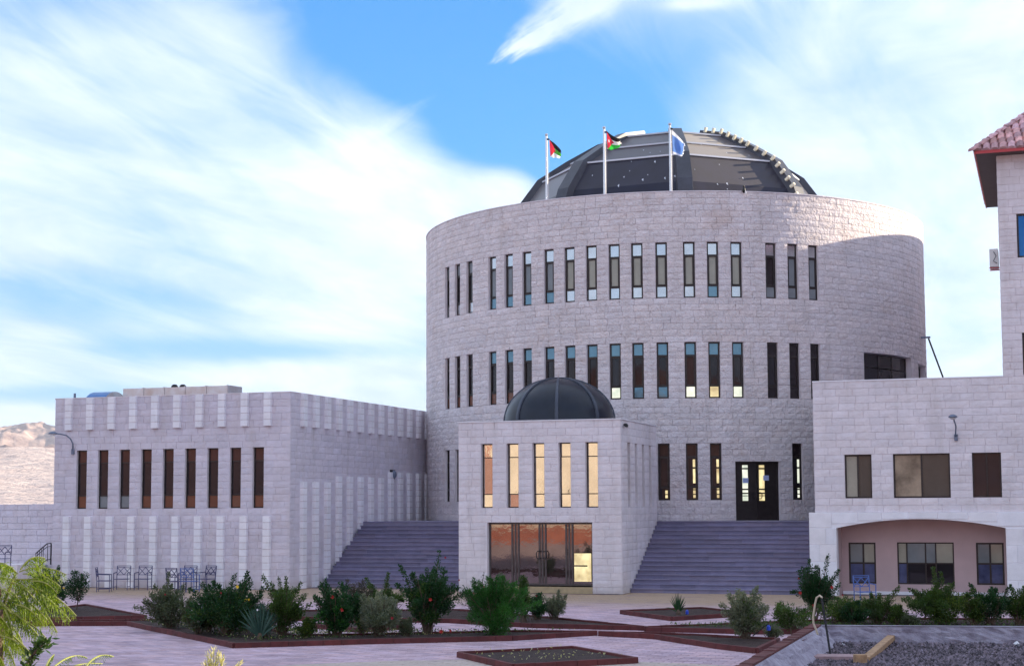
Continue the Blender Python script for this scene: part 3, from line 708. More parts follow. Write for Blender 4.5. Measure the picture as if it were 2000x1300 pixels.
# side stiles of each door leaf
for v in (.225, .285, .487, .545, .742, .80):
    m2 = MB(); u = eb_door[0]+(eb_door[1]-eb_door[0])*v; P = FBf.mx(u, 1.4, -.2); m2.box(-.035, .035, -.035, 0, -1.06, 1.06, P); m2.build('stile', 'doorframe', wd)
for v in (.515,):
    for s in (-1, 1):
        m2 = MB(); u = eb_door[0]+(eb_door[1]-eb_door[0])*v
        m2.tube([FBf.p(u+s*.03, -.16, 1.25), FBf.p(u+s*.15, -.06, 1.22), FBf.p(u+s*.19, -.05, 1.3), FBf.p(u+s*.19, -.05, 1.42), FBf.p(u+s*.15, -.06, 1.5), FBf.p(u+s*.03, -.16, 1.47)], .02, 6); m2.build('handle', 'black', wd)
u0 = eb_door[0]+(eb_door[1]-eb_door[0])*.815; u1 = eb_door[1]-.1   # glowing strips stand in for the lamp-lit lobby behind the right-hand leaf
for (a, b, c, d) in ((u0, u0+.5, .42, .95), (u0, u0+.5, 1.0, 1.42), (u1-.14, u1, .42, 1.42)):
    m2 = MB(); m2.add([FBf.p(a,-.19,c), FBf.p(b,-.19,c), FBf.p(b,-.19,d), FBf.p(a,-.19,d)], [(0,1,2,3)]); m2.build('glow_strip', 'g_glow', wd)
mb = MB(); mb.box(eb_door[0]+UB0, eb_door[1]+UB0, VB-.05, VB+.22, 0.0, .235); M['thresh'] = mat('yellowish_stone_sill', (.45, .34, .20), .8, var=.2, varscale=5); mb.build('threshold', 'thresh', EB)
# small dome
sdc = Vector((-17.43, 57.4, ZB-.1)); sr = 2.08; sh = 1.85
dm = MB().lathe([(sr+.05, 0), (sr+.05, .22), (sr-.03, .22)], sdc, 40).build('dome', 'domesmallrib', EB)
tw = math.atan2(-57.4, 17.43)
for k in range(8):
    for half in range(1):
        g_ = MB(); a0 = tw+R_(-3+45*k); N_ = 6; Mv = 9; V = []; F = []
        for i in range(Mv+1):
            t = i/Mv*PI/2
            for j in range(N_+1):
                a = a0+R_(45)*j/N_; V.append(sdc+Vector((sr*math.cos(t)*math.cos(a), sr*math.cos(t)*math.sin(a), .2+(sh-.2)*math.sin(t))))
        for i in range(Mv):
            for j in range(N_): q = i*(N_+1)+j; F.append((q, q+1, q+N_+2, q+N_+1))
        link('dome_panel', mesh('dome_panel', V, F, 'domesmall', True), dm)
    r_ = MB(); V = []; F = []
    for i in range(13):
        t = i/12*PI/2*.97; nrm = Vector((math.cos(t)*math.cos(a0), math.cos(t)*math.sin(a0), math.sin(t))); tg = Vector((-math.sin(a0), math.cos(a0), 0))
        c = sdc+Vector((sr*math.cos(t)*math.cos(a0), sr*math.cos(t)*math.sin(a0), .2+(sh-.2)*math.sin(t))); wv = .075*(1-.5*i/12)
        V += [c-tg*wv, c-tg*wv*.8+nrm*.05, c+tg*wv*.8+nrm*.05, c+tg*wv]
    for i in range(12): q = i*4; F += [(q,q+1,q+5,q+4),(q+1,q+2,q+6,q+5),(q+2,q+3,q+7,q+6)]
    link('dome_rib', mesh('dome_rib', V, F, 'domesmallrib'), dm)
# small camera under the parapet
c = on(1222, 830, 'X', UB1+.1); mb = MB(); mb.bar(c+Vector((-.1,0,.03)), c+Vector((.0,0,0)), .05); mb.bar(c+Vector((.02,.12,-.02)), c+Vector((.02,-.12,.02)), .09); mb.lathe([(0,0),(.05,.01),(.05,.04)], c+Vector((.02,0,-.06)), 8)
tag(mb.build('security_camera', 'black'), 'small dark camera under the parapet on the entrance pavilion side', 'camera')

# ------------------------------------------------------------------ stairs and landing
def stairs(u0, u1, v0, v1, label):
    st = thing('stairs', label, 'stairs', ((u0+u1)/2, v0, 0), group='wide stone stairs')
    n = 16; tr = (v1-v0)/(n-1); ri = LAND/n
    for i in range(n):
        mb = MB(); T = []; x = u0; y0 = v0+tr*i; y1 = v1 if i == n-1 else y0+tr+.0
        while x < u1-.01:
            L = min(random.uniform(.9, 1.5), u1-x)
            if u1-x-L < .4: L = u1-x
            mb.box(x+.002, x+L-.002, y0+.02, y1+.05, i*ri, (i+1)*ri-.036); T += [random.random()]*6
            mb.box(x+.003, x+L-.003, y0-.03, y1+.05, (i+1)*ri-.031, (i+1)*ri); T += [random.random()]*6
            x += L
        me = mb.mesh('step', 'stair'); set_tone(me, T); link('step', me, st)
    return st
stairs(UL1+.13, UB0-.03, 57.07, 61.0, 'wide flight of purple grey steps between the long wing and the entrance pavilion')
stairs(UB1+.035, -7.0, 55.72, 59.9, 'wide flight of purple grey steps rising to the dark door')
ld = MB(); ld.box(UL1+.03, -4, 61.0, 66, 0, LAND-.004); ld.box(UB0-.03, -4, 60.2, 61.0, 0, LAND-.004); ld.box(UB1+.035, -7.0, 59.95, 60.2, 0, LAND-.002); ld.build('landing', 'stair_top', kind='structure')

# ------------------------------------------------------------------ right wing and tower
VR, UR0, ZRT, UT = 55.47, -7.637, 7.34, -1.293
RW = thing('arcade_wing', 'pale stone wing at the right with three brown windows over a white arched porch', 'building', (UR0, VR, 0))
FR = Flat((UR0, VR), (1, 0)); ZA = 2.84; UE = 62.0  # UE: unseen far end, stretched to the right to block the sun
ops = [(-6.61-UR0, -5.70-UR0, 3.323, 4.815), (-4.98-UR0, -3.11-UR0, 3.325, 4.825), (-2.39-UR0, -1.46-UR0, 3.33, 4.83), (.9-UR0, 2.8-UR0, 3.33, 4.83)]
PR = Pieces('stone_block', 'stone', BL, RW)
wall(FR, 0, 4-UR0, ZA, ZRT, ops, RW, PR, depth=.25)
FRl = Flat((UR0, 70), (0, -1)); wall(FRl, 10.5, 70-VR, ZA-2.84, ZRT, [], RW, PR); PR.finish()
window(FR, *ops[0], RW, ['g_blind', 'g_taupe'], splits=(), vbars=(.48,), n=-.12, ft=.055, sash=False)
window(FR, *ops[1], RW, ['g_taupe2', 'g_taupe'], splits=(), vbars=(.5,), n=-.12, ft=.055, sash=False)
window(FR, *ops[2], RW, ['g_dark', 'g_dark'], splits=(), vbars=(.5,), n=-.12, ft=.045, sash=False)
window(FR, *ops[3], RW, ['g_dark', 'g_brown'], splits=(), vbars=(.5,), n=-.12, ft=.055, sash=False)
mb = MB(); mb.box(UR0-.02, UT-.002, VR-.04, VR+.3, ZRT, ZRT+.04); mb.box(UR0-.02, UR0+.3, VR+.3, 69, ZRT, ZRT+.04); mb.build('coping', 'smooth', RW)
mb = MB(); mb.box(UR0+.05, UT-.05, VR+.3, 70, ZRT-.4, ZRT-.25); mb.build('roof', 'cement', RW)
# porch: white stone front with flat arches, separate blocks
AV = VR-.10; FA = Flat((-7.85, AV), (1, 0))
def arch_z(u):      # underside of the arch at u (world X)
    for a, b in ((-6.93, -1.38), (-.45, 5.1)):
        if a < u < b:
            t = (u-(a+b)/2)/((b-a)/2); return 2.31+.30*(1-t*t)
    return 0
PA = Pieces('arch_stone', 'smooth', [SM], RW)
face = MB(); Nn = 90
def ring_front(x0, x1, n):
    for i in range(n):
        a, b = x0+(x1-x0)*i/n, x0+(x1-x0)*(i+1)/n; za, zb = arch_z(a+1e-4), arch_z(b-1e-4)
        face.add([(a, AV, za), (b, AV, zb), (b, AV, ZA), (a, AV, ZA)], [(0,1,2,3)])
        if za > 0: face.add([(a, AV, za), (b, AV, zb), (b, AV+.55, zb), (a, AV+.55, za)], [(3,2,1,0)])
for a, b, n in ((-7.85, -6.93, 1), (-6.93, -1.38, 36), (-1.38, -.45, 1), (-.45, 5.1, 36), (5.1, 6.2, 1)): ring_front(a, b, n)
for x in (-7.85, -6.93, -1.38, -.45, 5.1): face.add([(x, AV, 0), (x, AV+.55, 0), (x, AV+.55, ZA if x == -7.85 else 2.31), (x, AV, ZA if x == -7.85 else 2.31)], [(0,1,2,3)])
face.add([(-7.85, AV, ZA), (6.2, AV, ZA), (6.2, VR, ZA), (-7.85, VR, ZA)], [(0,1,2,3)])
face.build('porch_front', 'smooth', RW)
# pillar and spandrel blocks
for (x0, x1) in ((-7.85, -6.93), (-1.38, -.45), (5.1, 6.2)):
    zz = [0, .58, 1.16, 1.74, 2.31]
    for r_, (c, d) in enumerate(zip(zz, zz[1:])):
        cut = [x0, x0+(x1-x0)*(.62 if r_ % 2 else .38), x1] if r_ != 1 else [x0, x1]
        for a, b in zip(cut, cut[1:]): PA.add(FA.mx((a+b)/2+7.85, (c+d)/2), (b-a-.008, .02, d-c-.008))
x = -7.85
while x < 6.1:
    L = random.uniform(.75, 1.0); y = min(x+L, 6.2); lo = max(arch_z(x+.01), arch_z(y-.01), arch_z((x+y)/2), 2.31)
    if (x < -4.15 < y) or (x < 2.3 < y): lo = 2.615
    PA.add(FA.mx((x+y)/2+7.85, (lo+.012+ZA)/2), (y-x-.008, .02, ZA-lo-.016)); x = y
PA.finish()
# porch back wall
PV = 56.72; mb = MB(); FP = Flat((-7.2, PV), (1, 0))
pw = [(-6.69, -5.76, .365, 1.79), (-5.03, -3.13, .36, 1.80), (-2.40, -1.49, .365, 1.795), (.9, 2.8, .365, 1.795)]
pops = [(a+7.2, b+7.2, c, d) for a, b, c, d in pw]
us = sorted({0, 14} | {x for o in pops for x in o[:2]}); zs = sorted({0, 3.0} | {x for o in pops for x in o[2:]})
for a, b in zip(us, us[1:]):
    for c, d in zip(zs, zs[1:]):
        if any(o[0] < (a+b)/2 < o[1] and o[2] < (c+d)/2 < o[3] for o in pops): continue
        mb.add([FP.p(a,0,c), FP.p(b,0,c), FP.p(b,0,d), FP.p(a,0,d)], [(0,1,2,3)])
for a, b, c, d in pops: mb.add([FP.p(a,0,c), FP.p(b,0,c), FP.p(b,0,d), FP.p(a,0,d), FP.p(a,-.12,c), FP.p(b,-.12,c), FP.p(b,-.12,d), FP.p(a,-.12,d)], [(0,1,5,4),(1,2,6,5),(2,3,7,6),(3,0,4,7)])
mb.add([(-6.93, AV+.5, 0), (-6.93, PV, 0), (-6.93, PV, 2.9), (-6.93, AV+.5, 2.9)], [(0,1,2,3)]); mb.add([(-7.2, AV+.5, 2.75), (6.5, AV+.5, 2.75), (6.5, PV, 2.75), (-7.2, PV, 2.75)], [(0,1,2,3)])
mb.build('porch_wall', 'plaster', RW)
mb = MB(); mb.box(-6.9, 6, PV-.07, PV, 0, .11); mb.build('skirting', 'smooth', RW)
window(FP, *pops[0], RW, ['g_blindg', 'g_blind', 'g_curtb', 'g_curtb'], splits=(.5,), vbars=(.54,), n=-.08, sash=False, ft=.06)
window(FP, *pops[1], RW, ['g_blind', 'g_blindg', 'g_blindg', 'g_blind', 'g_curtb', 'g_dark', 'g_brown', 'g_dark'], splits=(.5,), vbars=(.17, .50, .68), n=-.08, sash=False, ft=.045)
window(FP, *pops[2], RW, ['g_blindg', 'g_blind', 'g_curtb', 'g_curtb'], splits=(.5,), vbars=(.5,), n=-.08, sash=False, ft=.06)
window(FP, *pops[3], RW, ['g_blindg', 'g_dark'], splits=(.5,), vbars=(.5,), n=-.08, sash=False, ft=.06)

TW = thing('tile_roofed_tower', 'tall pale stone tower with a red tiled roof at the right edge', 'building', (UT, VR, 0))
FT = Flat((UT, VR-.001), (1, 0)); FTl = Flat((UT, 84), (0, -1)); ZE = 14.86
tops = [(-.72-UT, .7-UT, 11.34, 12.82), (-.66-UT, .8-UT, 7.40, 8.80)]
PT = Pieces('stone_block', 'stone', BL, TW)
wall(FT, 0, 6, ZRT, ZE, tops, TW, PT, depth=.25); wall(FTl, 20, 84-VR, ZRT, ZE, [], TW, PT); PT.finish()
mb = MB(); mb.box(UT+6, UE, VR, VR+9, 0, ZE); mb.build('unseen_shade_wall', 'stone', TW)  # unseen wall added past the view, lengthened to shade the courtyard
mb = MB(); mb.add([FTl.p(0,-.01,0), FTl.p(28.5,-.01,0), FTl.p(28.5,-.01,ZRT), FTl.p(0,-.01,ZRT)], [(0,1,2,3)]); mb.build('lower_wall', 'stone', TW)
window(FT, *tops[0], TW, ['g_blue', 'g_blue'], splits=(), vbars=(.5,), n=-.1, ft=.06, sash=False)
window(FT, *tops[1], TW, ['g_dark', 'g_dark'], splits=(), vbars=(.5,), n=-.1, ft=.06, sash=False)
# hipped roof: soffit, fascia and clay tiles
TB = VR+9; ov = .68
ex0, ey0, ex1, ey1 = UT-ov, VR-ov, UE+ov, TB+ov
mb = MB(); mb.add([(ex0, ey0, ZE-.02), (ex1, ey0, ZE-.02), (ex1, ey1, ZE-.02), (ex0, ey1, ZE-.02)], [(3,2,1,0)]); mb.build('soffit', 'soffit', TW)
mb = MB(); mb.box(ex0-.02, ex0+.02, ey0, ey1, ZE-.04, ZE+.06); mb.box(ex0+.02, ex1, ey0-.02, ey0+.02, ZE-.04, ZE+.06); mb.build('fascia', 'fascia', TW)
hip = (ey1-ey0)/2; slope = .86; rz = ZE+.06+hip*slope
mb = MB(); Vv = [(ex0, ey0, ZE+.06), (ex1, ey0, ZE+.06), (ex1, ey1, ZE+.06), (ex0, ey1, ZE+.06), (ex0+hip, ey0+hip, rz), (ex1-hip, ey0+hip, rz)]
mb.add(Vv, [(0,1,5,4),(1,2,5),(2,3,4,5),(3,0,4)]); mb.build('roof', 'tile', TW)
def tile_blank():
    V = []; F = []; n = 5
    for j, y in enumerate((-.5, .5)):
        for i in range(n): a = PI*i/(n-1); V.append((-.46*math.cos(a), y, .5*math.sin(a)*(1.0 if j == 0 else .8)))
    for i in range(n-1): F.append((i, i+1, n+i+1, n+i))
    F.append(tuple(range(n))[::-1]); return V, F
PTl = Pieces('roof_tile', 'tile', [tile_blank()], TW)
sl = math.sqrt(1+slope*slope); tw_, tl_ = .27, .36
for r_ in range(16):         # front slope
    s0 = r_*tl_*.86/sl; x = ex0+s0+.1
    while x < 3.5:
        q = Vector((x, ey0+s0+.10, ZE+.08+(s0+.10)*slope)); a = Vector((0, 1, slope)).normalized(); nn = Vector((0, -slope, 1)).normalized()
        mx = Matrix(((1, a.x, nn.x, q.x), (0, a.y, nn.y, q.y), (0, a.z, nn.z, q.z+.02), (0,0,0,1))) @ Matrix.Rotation(R_(3), 4, 'X')
        PTl.add(mx, (tw_, tl_, .20)); x += tw_
for r_ in range(6):        # slope facing the drum
    s0 = r_*tl_*.86/sl; y = ey0+s0+.1
    while y < ey1-s0:
        q = Vector((ex0+s0+.10, y, ZE+.08+(s0+.10)*slope)); a = Vector((1, 0, slope)).normalized(); nn = Vector((-slope, 0, 1)).normalized(); b = a.cross(nn)
        mx = Matrix(((b.x, a.x, nn.x, q.x), (b.y, a.y, nn.y, q.y), (b.z, a.z, nn.z, q.z+.02), (0,0,0,1))) @ Matrix.Rotation(R_(3), 4, 'X')
        PTl.add(mx, (tw_, tl_, .13), .3); y += tw_
for i in range(14):          # hip line
    s0 = i*.28; q = Vector((ex0+s0, ey0+s0, ZE+.12+s0*slope)); a = Vector((1, 1, slope)).normalized(); nn = Vector((-slope, -slope, 2)).normalized(); b = a.cross(nn)
    mx = Matrix(((b.x, a.x, nn.x, q.x), (b.y, a.y, nn.y, q.y), (b.z, a.z, nn.z, q.z+.03), (0,0,0,1))); PTl.add(mx, (.26, .42, .2))
PTl.finish()
# building further back whose flat roof shades the drum
RB = thing('rear_block', 'flat roofed pale block behind the tiled tower', 'building', (-1.1, 72, 0))
mb = MB(); mb.box(-1.1, 20, 65.5, 92, 0, 16.12); mb.build('wall', 'stone', RB); mb = MB(); mb.box(-1.14, 20, 65.46, 92.1, 16.12, 16.2); mb.build('coping', 'smooth', RB)
# building behind the viewpoint, reflected in the entrance glass
BB = thing('cream_building', 'cream building facing the courtyard, seen reflected in the entrance windows', 'building', (-45, -62, 0))
M['creamwall'] = mat('cream_render', (.60, .54, .45), .9, var=.2, varscale=.6)
mb = MB(); mb.box(-59, -28, -80, -62, 0, 15); mb.build('wall', 'creamwall', BB)
for i in range(3):
    m2 = MB(); m2.box(-55+i*9, -53.6+i*9, -62, -61.9, 2, 5); m2.build('window', 'g_dark', BB)

# ------------------------------------------------------------------ haze-free paving
PP = Pieces('paving_stone', 'paver', [([(-.49,-.49,0),(.49,-.49,0),(.49,.49,0),(-.49,.49,0),(-.5,-.5,-1),(.5,-.5,-1),(.5,.5,-1),(-.5,.5,-1)], [(0,1,2,3),(0,4,5,1),(1,5,6,2),(2,6,7,3),(3,7,4,0)])], None, 'paving_stone')
PAV = link('courtyard_paving', MB().box(-60, 40, 15, 90, -.0135, -.012).mesh('courtyard_paving', 'groundsheet'), kind='structure')
PP.parent = PAV
def inview(p, mxr=40):
    d = -p.x*sy_+p.y*cy_; r = p.x*cy_+p.y*sy_
    if d < 3: return False
    x = 1000+FPX*r/d; y = 718.9+FPX*(math.sin(PITCH)*d+EYE*math.cos(PITCH))/d
    return -mxr < x < 2000+mxr and y < 1330
pl, pw_ = .40, .20
ang_p = R_(0)
for j in range(int((56-23)/pw_)):
    y = 23+j*pw_; off = (j % 2)*pl/2
    x0 = -46
    if y > 50: sx = 2
    for i in range(int(52/pl)):
        x = x0+i*pl+off; p = Vector((x, y, 0))
        if not inview(p): continue
        if y > 54.3 and not (UL1 < x < UB0 or UB1 < x < -1): continue
        mx = Matrix.Translation((x, y, random.uniform(-.0015, .0015))) @ Matrix.Rotation(random.gauss(0, .004), 4, 'X') @ Matrix.Rotation(random.gauss(0, .003), 4, 'Y')
        PP.add(mx, (pl-.016, pw_-.014, .012))
PP.finish()

# ------------------------------------------------------------------ kerbed beds
KB = [(-.5,-.5,0),(.5,-.5,0),(.5,.5,0),(-.5,.5,0),(-.5,-.44,1),(.5,-.44,1),(.5,.44,1),(-.5,.44,1)]
KF = [(0,3,2,1),(4,5,6,7),(0,1,5,4),(1,2,6,5),(2,3,7,6),(3,0,4,7)]
kmesh = mesh('kerb_stone', KB, KF, 'kerb')
def bed(pix, label, h=.12, closed=True, z=None):
    P = [G(x, y, h if z is None else z) for x, y in pix]; P = [Vector((p.x, p.y, 0)) for p in P]; c = sum(P, Vector())/len(P)
    t = thing('flower_bed', label, 'flower bed', (c.x, c.y, 0), group='red kerbed flower beds')
    # soil as a fine fan
    sb = bmesh.new(); vs = [sb.verts.new((p.x, p.y, .07)) for p in P]; sb.faces.new(vs)
    bmesh.ops.triangulate(sb, faces=sb.faces); 
    for _ in range(4): bmesh.ops.subdivide_edges(sb, edges=[e for e in sb.edges if e.calc_length() > .5], cuts=1)
    bmesh.ops.triangulate(sb, faces=sb.faces)
    for v in sb.verts:
        if not v.is_boundary: v.co.z += random.uniform(-.03, .035)
    me = bpy.data.meshes.new('soil'); sb.to_mesh(me); sb.free(); me.materials.append(M['soil']); link('soil', me, t)
    n = len(P)
    for i in range(n if closed else n-1):
        a, b = P[i], P[(i+1) % n]; d = b-a; L = d.length; k = max(1, round(L/.42)); r = math.atan2(d.y, d.x)
        for j in range(k):
            q = a+d*((j+.5)/k)
            link('kerb_stone', kmesh, t, Matrix.Translation((q.x, q.y, random.uniform(-.006, 0))) @ Matrix.Rotation(r+random.gauss(0, .01), 4, 'Z') @ Matrix.Diagonal((L/k-.008, .10, h, 1)))
    return t
bed([(-60,1199), (60,1192), (166,1178), (285,1200), (100,1204), (-60,1203)], 'kerbed bed at the left edge with a little round-headed tree')
bed([(60,1210), (245,1208), (330,1206), (480,1212), (575,1238), (1000,1229), (1165,1230), (1000,1240), (700,1247), (458,1254), (250,1212), (60,1213)], 'long kerbed bed full of big shrubs across the middle')
bed([(520,1190), (900,1188), (1062,1202), (1262,1221), (1040,1216), (880,1207), (520,1202)], 'narrow kerbed bed behind the shrubs in front of the glass doors')
bed([(604,1216), (700,1211), (800,1218), (700,1225)], 'small diamond kerbed bed hidden behind the shrubs')
bed([(1262,1221), (1400,1216), (1500,1212), (1700,1205), (2060,1206), (2060,1232), (1700,1226), (1480,1228), (1262,1223)], 'long kerbed bed at the right planted with low mixed shrubs')
bed([(1170,1231), (1290,1233), (1430,1240), (1520,1244), (1478,1264), (1400,1255), (1280,1237)], 'kerbed bed holding a wispy pale shrub and a blue tipped stake')
bed([(1213,1190), (1370,1184), (1460,1194), (1312,1203)], 'small diamond kerbed bed with a young palm')
bed([(896,1271), (1120,1260), (1243,1282), (1003,1295)], 'empty diamond kerbed bed with bare dark soil nearest the viewer')
bed([(700, 1190), (1000, 1186), (1100, 1190), (900, 1197)], 'shallow kerbed bed just in front of the pavilion steps') if False else None

# ------------------------------------------------------------------ raised planter, gravel and things in it
hz = .5
wl0, wl1, wl2 = G(1380, 1340, hz), G(1592, 1219, hz), G(2060, 1222, hz)
RP = thing('raised_planter', 'raised rough cement planter wall around grey gravel at the lower right', 'planter', (wl1.x, wl1.y, 0))
def thick(a, b, w, side, h0, h1, mb, slope=0, n=24, ns=5):
    d = (b-a); d.z = 0; d.normalize(); nn = Vector((-d.y, d.x, 0))*side; V = []; F = []; m = 6
    for i in range(n+1):
        p = a.lerp(b, i/n)
        for k in range(m+1):
            f = k/m; off = w+slope*f; z = h1+(h0-h1)*f; j = rs.gauss(0, .018) if 0 < k else 0
            q = p+nn*(off+j); V.append((q.x, q.y, z+(j*.5 if k < m else 0)))
    for i in range(n):
        for k in range(m): q = i*(m+1)+k; F.append((q, q+1, q+m+2, q+m+1))
    mb.add(V, F)
mb = MB(); thick(Vector((wl0.x, wl0.y, 0)), Vector((wl1.x, wl1.y, 0)), .16, -1, .08, hz-.01, mb, .38, 30); thick(Vector((wl1.x, wl1.y, 0)), Vector((wl2.x, wl2.y, 0)), .18, -1, .08, hz-.01, mb, .08, 30)
a, b = Vector((wl1.x, wl1.y, 0)), Vector((wl2.x, wl2.y, 0)); d = (b-a).normalized(); nn = Vector((d.y, -d.x, 0))
mb.add([a+Vector((0,0,hz)), b+Vector((0,0,hz)), b+nn*.2+Vector((0,0,hz)), a+nn*.2+Vector((0,0,hz))], [(0,3,2,1)])
mb.add([a+Vector((0,0,hz)), b+Vector((0,0,hz)), b, a], [(0,1,2,3)])
mb.build('cement_wall', 'cement', RP, smooth=False)
a, b = Vector((wl0.x, wl0.y, 0)), Vector((wl1.x, wl1.y, 0)); d = b-a; L = d.length; k = int(L/.3); r = math.atan2(d.y, d.x)
for j in range(k):
    q = a+d*((j+.5)/k); link('coping_brick', kmesh, RP, Matrix.Translation((q.x+.02, q.y, hz-.07)) @ Matrix.Rotation(r+random.gauss(0, .02), 4, 'Z') @ Matrix.Diagonal((L/k-.01, .26, .085+random.uniform(-.01, .01), 1)))
mb = MB(); mb.add([a+Vector((0,0,hz-.06)), b+Vector((0,0,hz-.06)), b, a], [(3,2,1,0)]); nn = Vector((d.y, -d.x, 0)).normalized(); mb.add([a+nn*.2+Vector((0,0,hz-.06)), b+nn*.2+Vector((0,0,hz-.06)), b+Vector((0,0,hz-.06)), a+Vector((0,0,hz-.06))], [(0,1,2,3)]); mb.build('outer_wall', 'kerb', RP)
GZ = .10
c0, c1, c2, c3 = G(1500, 1420, GZ), wl1, wl2, G(2100, 1420, GZ)
gb = MB(); N = 60; V = []; F = []
for i in range(N+1):
    for j in range(N+1):
        p = c0.lerp(c1, j/N).lerp(c3.lerp(c2, j/N), i/N); V.append((p.x, p.y, GZ-.01+rs.gauss(0, .006)))
for i in range(N):
    for j in range(N): q = i*(N+1)+j; F.append((q, q+N+1, q+N+2, q+1))
gb.add(V, F); gb.build('gravel_bed', 'gravelbase', RP)
# loose gravel as one mass
V = []; F = []; T = []; k = 0
OCT = np.array([(1,0,0),(-1,0,0),(0,1,0),(0,-1,0),(0,0,1),(0,0,-.6)]); OF = [(0,2,4),(2,1,4),(1,3,4),(3,0,4),(2,0,5),(1,2,5),(3,1,5),(0,3,5)]
def in_planter(p): return True
cnt = 15000
for _ in range(cnt):
    s_, t_ = rng.random(), rng.random()**1.0; p = c0.lerp(c1, t_).lerp(c3.lerp(c2, t_), s_)
    sz = rng.uniform(.014, .045); q = OCT*(sz*rng.uniform(.7, 1.3, 3)); a = rng.uniform(0, PI); ca, sa = math.cos(a), math.sin(a)
    q = q @ np.array([[ca, -sa, 0],[sa, ca, 0],[0,0,1]]); edge = min(s_*8, 1); V.append(q+np.array([p.x, p.y, GZ+.006+(1-min(1, (1-t_)*9))*.05])); tt = rng.random()
    for f in OF: F.append(tuple(i+k for i in f)); T.append(tt)
    k += 6
me = bpy.data.meshes.new('gravel'); me.from_pydata(np.concatenate(V).tolist(), [], F); me.materials.append(M['gravel']); set_tone(me, T); g = link('gravel', me, kind='stuff'); tag(g, 'grey purple gravel filling the raised planter', 'gravel')
def rotbox(name, m, c, L, w, h, rz, ry=0, label='', cat='', group=None):
    mb = MB(); mb.box(-L/2, L/2, -w/2, w/2, 0, h, Matrix.Translation(c) @ Matrix.Rotation(rz, 4, 'Z') @ Matrix.Rotation(ry, 4, 'Y'))
    o = mb.build(name, m); bv = o.modifiers.new('b', 'BEVEL'); bv.width = min(w, h)*.08; bv.segments = 2
    return tag(o, label, cat, group)
a, b = G(1555, 1285, GZ+.03), G(1668, 1286, GZ+.03); rotbox('slab', 'slab', (a+b)/2-Vector((0,-.25,.02)), (b-a).length, .55, .07, math.atan2((b-a).y, (b-a).x), 0, 'flat pinkish slab lying on the gravel under the iron rod', 'slab')
a, b = G(1690, 1279, GZ+.1), G(1742, 1248, GZ+.1); rotbox('timber_plank', 'wood', (a+b)/2-Vector((0,0,.07)), (b-a).length*1.0, .16, .11, math.atan2((b-a).y, (b-a).x), R_(-2), 'long weathered timber offcut lying on the gravel', 'plank')
a = G(1680, 1284, GZ+.1); rotbox('timber_block', 'wood', a-Vector((0,0,.1)), .24, .15, .17, R_(20), 0, 'short stubby wooden block at the near end of the timber', 'wood block')
a = G(1623, 1279, GZ+.05); d_ = a; b = on(1605, 1168, 'Y', a.y+.15)
tag(MB().tube([a-Vector((0,0,.05)), b], .022, 8).build('iron_rod', 'black'), 'thin dark iron rod standing tilted in the slab', 'rod')
pts = [on(x, y, 'Y', a.y+.2+.35*i/8) for i, (x, y) in enumerate(((1606,1166), (1601,1162), (1595,1166), (1592,1178), (1590,1192), (1588,1205), (1589,1217), (1594,1229), (1597,1238)))]
tag(MB().tube(pts, .02, 6).build('cable', 'rope'), 'pale cable hanging off the top of the iron rod', 'cable')
pts = [G(x, y, GZ+.03) for x, y in ((1626, 1250), (1634, 1253), (1642, 1255), (1650, 1259))]
tag(MB().tube(pts, .02, 6).build('hose_piece', 'white'), 'short piece of white hose on the gravel behind the rod', 'hose')
a = G(1985, 1259, GZ+.03); mb = MB(); mb.add([a+Vector((-.09,0,0)), a+Vector((.09,.02,0)), a+Vector((.02,.05,.09)), a+Vector((-.04,.1,.05))], [(0,1,2),(0,2,3),(1,3,2)]); tag(mb.build('litter', 'white'), 'scrap of white litter on the gravel by the planter wall', 'litter')
# irrigation stakes
for (x0, y0, x1, y1, l) in ((1500, 1248, 1501, 1222, 'blue tipped irrigation stake beside the wispy shrub'), (1340, 1200, 1342, 1192, 'blue tipped irrigation stake beside the young palm')):
    a = G(x0, y0, .05); b = on(x1, y1, 'Y', a.y); t = thing('irrigation_stake', l, 'stake', a, group='irrigation stakes')
    MB().tube([a, b], .018, 6).build('stem', 'black', t); MB().lathe([(0, 0), (.045, .01), (.045, .09), (.02, .13), (0, .13)], b-Vector((0,0,.1)), 8).build('cap', 'bluep', t)
a = G(1500, 1246, .05); tag(MB().tube([on(1470, 1241, 'Y', a.y), on(1484, 1230, 'Y', a.y), on(1494, 1221, 'Y', a.y), on(1501, 1219, 'Y', a.y), on(1506, 1223, 'Y', a.y)], .014, 5).build('irrigation_hose', 'black'), 'thin dark irrigation hose looping over the blue tipped stake', 'hose')

# ------------------------------------------------------------------ vegetation
def leafmat(name, col, col2, trans=.3):
    k_ = 1.0 if name in ('feathery_leaf', 'straw') else .72; col = tuple(q*k_ for q in col); col2 = tuple(q*k_ for q in col2)
    m = bpy.data.materials.new(name); m.use_nodes = True; t = NT(m.node_tree); out = t.n('ShaderNodeOutputMaterial'); b = t.n('ShaderNodeBsdfPrincipled')
    at = t.n('ShaderNodeAttribute'); at.attribute_name = 'tone'; c = t.mix(at.outputs['Fac'], col, col2); t.l(c, b.inputs['Base Color']); b.inputs['Roughness'].default_value = .5; b.inputs['Specular IOR Level'].default_value = .4
    tr = t.n('ShaderNodeBsdfTranslucent'); t.l(t.mix(1.0, c, (1.6, 1.5, .6), 'MULTIPLY'), tr.inputs[0]); mx = t.n('ShaderNodeMixShader'); mx.inputs[0].default_value = trans
    t.l(b.outputs[0], mx.inputs[1]); t.l(tr.outputs[0], mx.inputs[2]); t.l(mx.outputs[0], out.inputs[0]); return m
